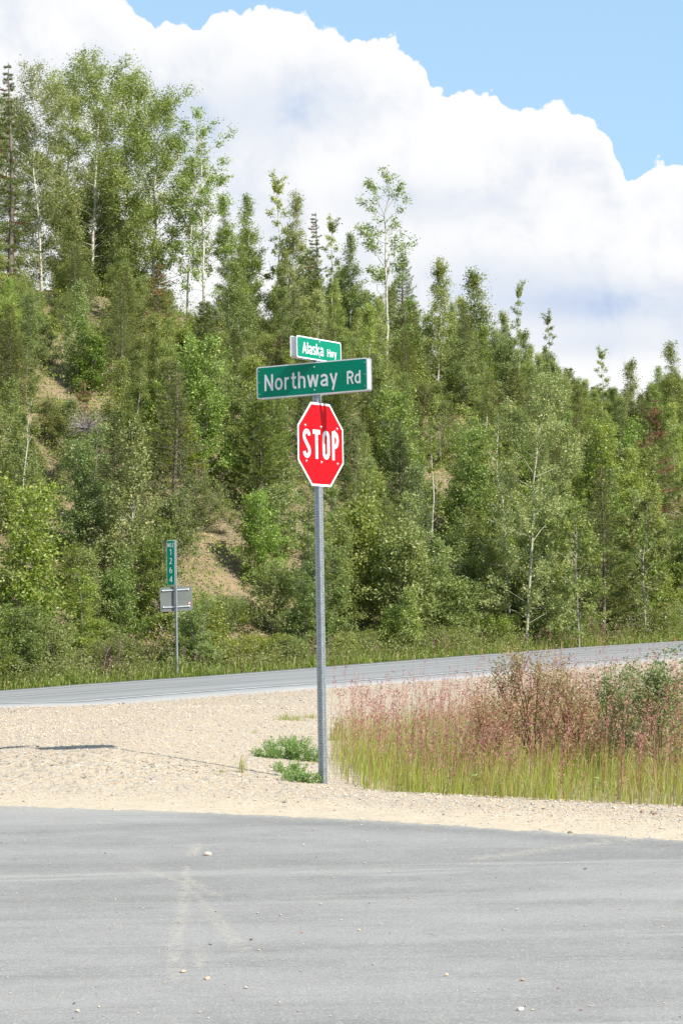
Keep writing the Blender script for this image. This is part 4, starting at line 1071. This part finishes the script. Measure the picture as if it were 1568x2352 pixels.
# verge beyond the highway
def along_sample(n, s0, s1, d0, d1, p=1.0):
    s = rng.uniform(s0, s1, n); d = d0 + (d1 - d0) * rng.random(n) ** p
    sf = np.arange(s0 - 3, s1 + 3, .3); Pf, Nf = road_frame(sf); si = ((s - sf[0]) / .3).astype(int)
    X = Pf[si, 0] + Nf[si, 0] * d; Y = Pf[si, 1] + Nf[si, 1] * d; k = np.abs(X / Y) < .2
    return X[k], Y[k]
X, Y = along_sample(60000, -20, 34, 4.25, 8.2, 1.15)
q = clumpy(np.c_[X, Y], 1.2, .3); X, Y = q[:, 0], q[:, 1]; s_, d_ = road_sd(X, Y)
H = np.clip(rng.normal(.42, .16, len(X)), .1, .95) * np.clip((d_ - 4.1) / 1.0, .35, 1)
gV, gF, gA, _ = blades(X, Y, terr(X, Y) - .02, H, rng.uniform(.012, .026, len(X)), .3)
obj('verge_grass', new_mesh('verge_grass', gV, gF, [M['verge']], {'rnd': gA}), kind='stuff', label='green grass and weeds on the far verge of the highway', category='grass')
X, Y = along_sample(6500, -20, 34, 4.7, 8.4, .8); Z = terr(X, Y)
Vv, Ff, Aa = cards(X, Y, Z, 26, rng.uniform(.25, 1.0, len(X)), .065, .15)
obj('verge_weeds', new_mesh('verge_weeds', Vv, [Ff], [M['birch']], {'rnd': Aa}), kind='stuff', label='leafy weeds between the highway verge and the trees', category='weeds')
X, Y = along_sample(420, -12, 34, 4.9, 7.4); q = clumpy(np.c_[X, Y], 1.5, .1); X, Y = q[:, 0], q[:, 1]
plumes(X, Y, terr(X, Y), np.clip(rng.normal(.75, .15, len(X)), .4, 1.1), 'fireweed', 'faded pink fireweed scattered along the far highway verge', 22, .05, .3, 'pinkfl', .012)

# ------------------------------------------------------------------ shrubs and weeds near the post
M['seed_leaf'] = leafmat('brown_seed_leaf', [(0, (.16, .075, .04)), (.35, (.3, .17, .09)), (.6, (.36, .3, .14)), (.8, (.2, .22, .08)), (1, (.55, .45, .3))], .3, .5, objvar=False, tcol=(1.2, 1.1, .7))
M['willow_leaf'] = leafmat('willow_leaf', [(0, (0.095, 0.143, 0.046)), (.6, (0.189, 0.234, 0.091)), (1, (0.378, 0.364, 0.182))], .3, .4, objvar=False)
M['clover_leaf'] = leafmat('clover_leaf', [(0, (.11, .19, .05)), (.6, (.21, .32, .10)), (1, (.34, .43, .18))], .42, .5, objvar=False)
def shrub_thing(name, label, cat, px, py, Y, h, R, nl, leaf, lm, bark='red_stem', stems=6, nb=60, spread=.4, up=1.2, clump=.06, wr=.5):
    P = at(px, py, Y); z = terr1(P[0], Y)
    tb, (V, F, A) = broadleaf(h, R, nl, leaf, base=.1, stems=stems, nb=nb, spread=spread, shape='flat', up=up, clump=clump, trunk_r=.010)
    o = thing(name, label, cat, (P[0], Y, z))
    obj('stems', tb.mesh('stems', [M[bark]], True), o); obj('foliage', new_mesh('foliage', V, [F], [M[lm]], {'rnd': A}), o)
    return o
shrub_thing('seeding_shrub', 'reddish brown seeding shrub rising highest above the roadside grass', 'shrub', 1225, 1700, 23.0, 1.12, .6, 7500, .024, 'seed_leaf', stems=8, spread=.45)
shrub_thing('seeding_shrub', 'brown seeding shrub left of the highest one in the grass', 'shrub', 1120, 1740, 22.3, .82, .5, 4000, .024, 'seed_leaf', stems=6, spread=.5)
shrub_thing('seeding_shrub', 'brown seeding shrub right of the highest one in the grass', 'shrub', 1320, 1740, 22.4, .92, .55, 5000, .024, 'seed_leaf', stems=7, spread=.5)
shrub_thing('willow_shrub', 'green willow shrub in the roadside grass at the right edge', 'shrub', 1510, 1740, 22.0, 1.08, .75, 6500, .032, 'willow_leaf', bark='stem', stems=8)
shrub_thing('willow_shrub', 'smaller willow shrub just left of the right edge willow', 'shrub', 1430, 1750, 22.8, .95, .5, 4200, .030, 'willow_leaf', bark='stem', stems=5)
def seedling(name, label, px, py, h, nleaf, leaf, lean=0.0, Y=None, lm='poplar'):
    P = on_plane(px, py, -.12) if Y is None else at(px, py, Y)
    z = terr1(P[0], P[1]); o = thing(name, label, 'plant', (P[0], P[1], z - .01))
    tb = MB(); q = np.linspace(0, 1, 8); ax = np.c_[lean * h * q + .02 * np.sin(q * 5), .03 * np.sin(q * 4), h * q]
    tb.tube(ax, np.linspace(.006, .002, 8), 5); obj('stem', tb.mesh('stem', [M['red_stem']], True), o)
    u = np.linspace(.18, 1, nleaf); Pp = np.c_[np.interp(u, q, ax[:, 0]), np.interp(u, q, ax[:, 1]), h * u]
    a = np.arange(nleaf) * 2.4; D = np.c_[np.cos(a), np.sin(a), rng.uniform(-.1, .5, nleaf)]
    V, F, A = leaf_quads(Pp + D * .012, D, leaf * rng.uniform(.7, 1.15, nleaf), rng.random(nleaf) * .8, .35, .55)
    obj('leaves', new_mesh('leaves', V, [F], [M[lm]], {'rnd': A}), o)
seedling('poplar_seedling', 'tall single poplar seedling standing above the right hand willow', 1465, 1700, 1.02, 22, .085, .01, 23.0)
seedling('poplar_seedling', 'leafy seedling at the front edge of the grass, left of its twin', 1098, 1828, .21, 9, .07, -.25)
seedling('poplar_seedling', 'broad leaved seedling at the grass edge with pale undersides', 1140, 1832, .17, 11, .075, .2)
seedling('poplar_seedling', 'seedling at the grass edge nearest the right end of the gravel', 1380, 1843, .22, 10, .065, .1)
seedling('poplar_seedling', 'small seedling in the front grass closest to the post', 920, 1815, .17, 6, .06, .1)
# green weed clumps left of the post
def weed(name, label, px, py, r, h, n, lm='clover_leaf', leaf=.020, wr=.6, flowers=0):
    P = ground_hit(px, py); tb = MB(); o = thing(name, label, 'weed', (P[0], P[1], P[2] - .01))
    pts = []
    for j in range(26):
        a = rng.uniform(0, 6.28); rr = r * math.sqrt(rng.random()); hh = h * rng.uniform(.5, 1.1); q = np.linspace(0, 1, 5)
        B = np.c_[math.cos(a) * rr * (.6 + .5 * q), math.sin(a) * rr * (.6 + .5 * q), hh * q]
        zl = np.array([terr1(P[0] + b[0], P[1] + b[1]) - P[2] for b in B[:1]])[0]; B[:, 2] += zl
        tb.tube(B, np.linspace(.0022, .001, 5), 3); pts.append(B)
    obj('stems', tb.mesh('stems', [M['stem']]), o)
    idx = rng.integers(0, 26, n); u = rng.random(n); PP = np.array([[np.interp(u[k], np.linspace(0, 1, 5), pts[idx[k]][:, c]) for c in range(3)] for k in range(n)]) + rng.normal(0, .014, (n, 3))
    V, F, A = leaf_quads(PP, rng.normal(0, 1, (n, 3)) + [0, 0, .5], leaf * rng.uniform(.7, 1.3, n), rng.random(n), .3, wr)
    obj('leaves', new_mesh('leaves', V, [F], [M[lm]], {'rnd': A}), o)
weed('clover_weed', 'largest green leafy weed clump on the gravel left of the post', 645, 1742, .26, .17, 2600)
weed('clover_weed', 'green weed clump hard against the left side of the post', 703, 1748, .24, .20, 2400)
weed('clover_weed', 'low green weed clump at the foot of the post on its left', 698, 1796, .20, .10, 1700)
weed('clover_weed', 'small clover clump at the left end of the weeds', 606, 1740, .14, .10, 700)
weed('clover_weed', 'thin low clover clump between the largest weed and the post foot', 664, 1776, .20, .11, 1300)
weed('clover_weed', 'sparse clover clump behind the largest weed', 668, 1716, .24, .14, 1300)
def tuft(label, px, py, r, h, n, lean=.35):
    P = ground_hit(px, py); X = P[0] + rng.normal(0, r / 2, n); Y = P[1] + rng.normal(0, r / 2, n)
    V, F, A, _ = blades(X - P[0], Y - P[1], terr(X, Y) - P[2], np.clip(rng.normal(h, h * .3, n), h * .3, h * 1.6), rng.uniform(.003, .006, n), lean)
    o = obj('grass_tuft', new_mesh('grass_tuft', V, F, [M['grass']], {'rnd': A}), label=label, category='grass'); o.location = P
tuft('thin upright grass tuft alone on the gravel left of the weeds', 556, 1775, .05, .16, 26, .3)
tuft('pale grass tuft on the gravel behind the weeds left of the post', 668, 1655, .22, .10, 150)
tuft('dry low grass tuft on the gravel directly left of the post', 716, 1650, .12, .08, 70)
tuft('tiny flat grass tuft on the gravel near the sandy edge', 505, 1773, .06, .03, 26, .8)
tuft('reddish dry sprig on the gravel far left of the weeds', 585, 1685, .05, .07, 20, .8)
tuft('small grass tuft right of the post foot at the ditch', 775, 1700, .12, .3, 90, .15)
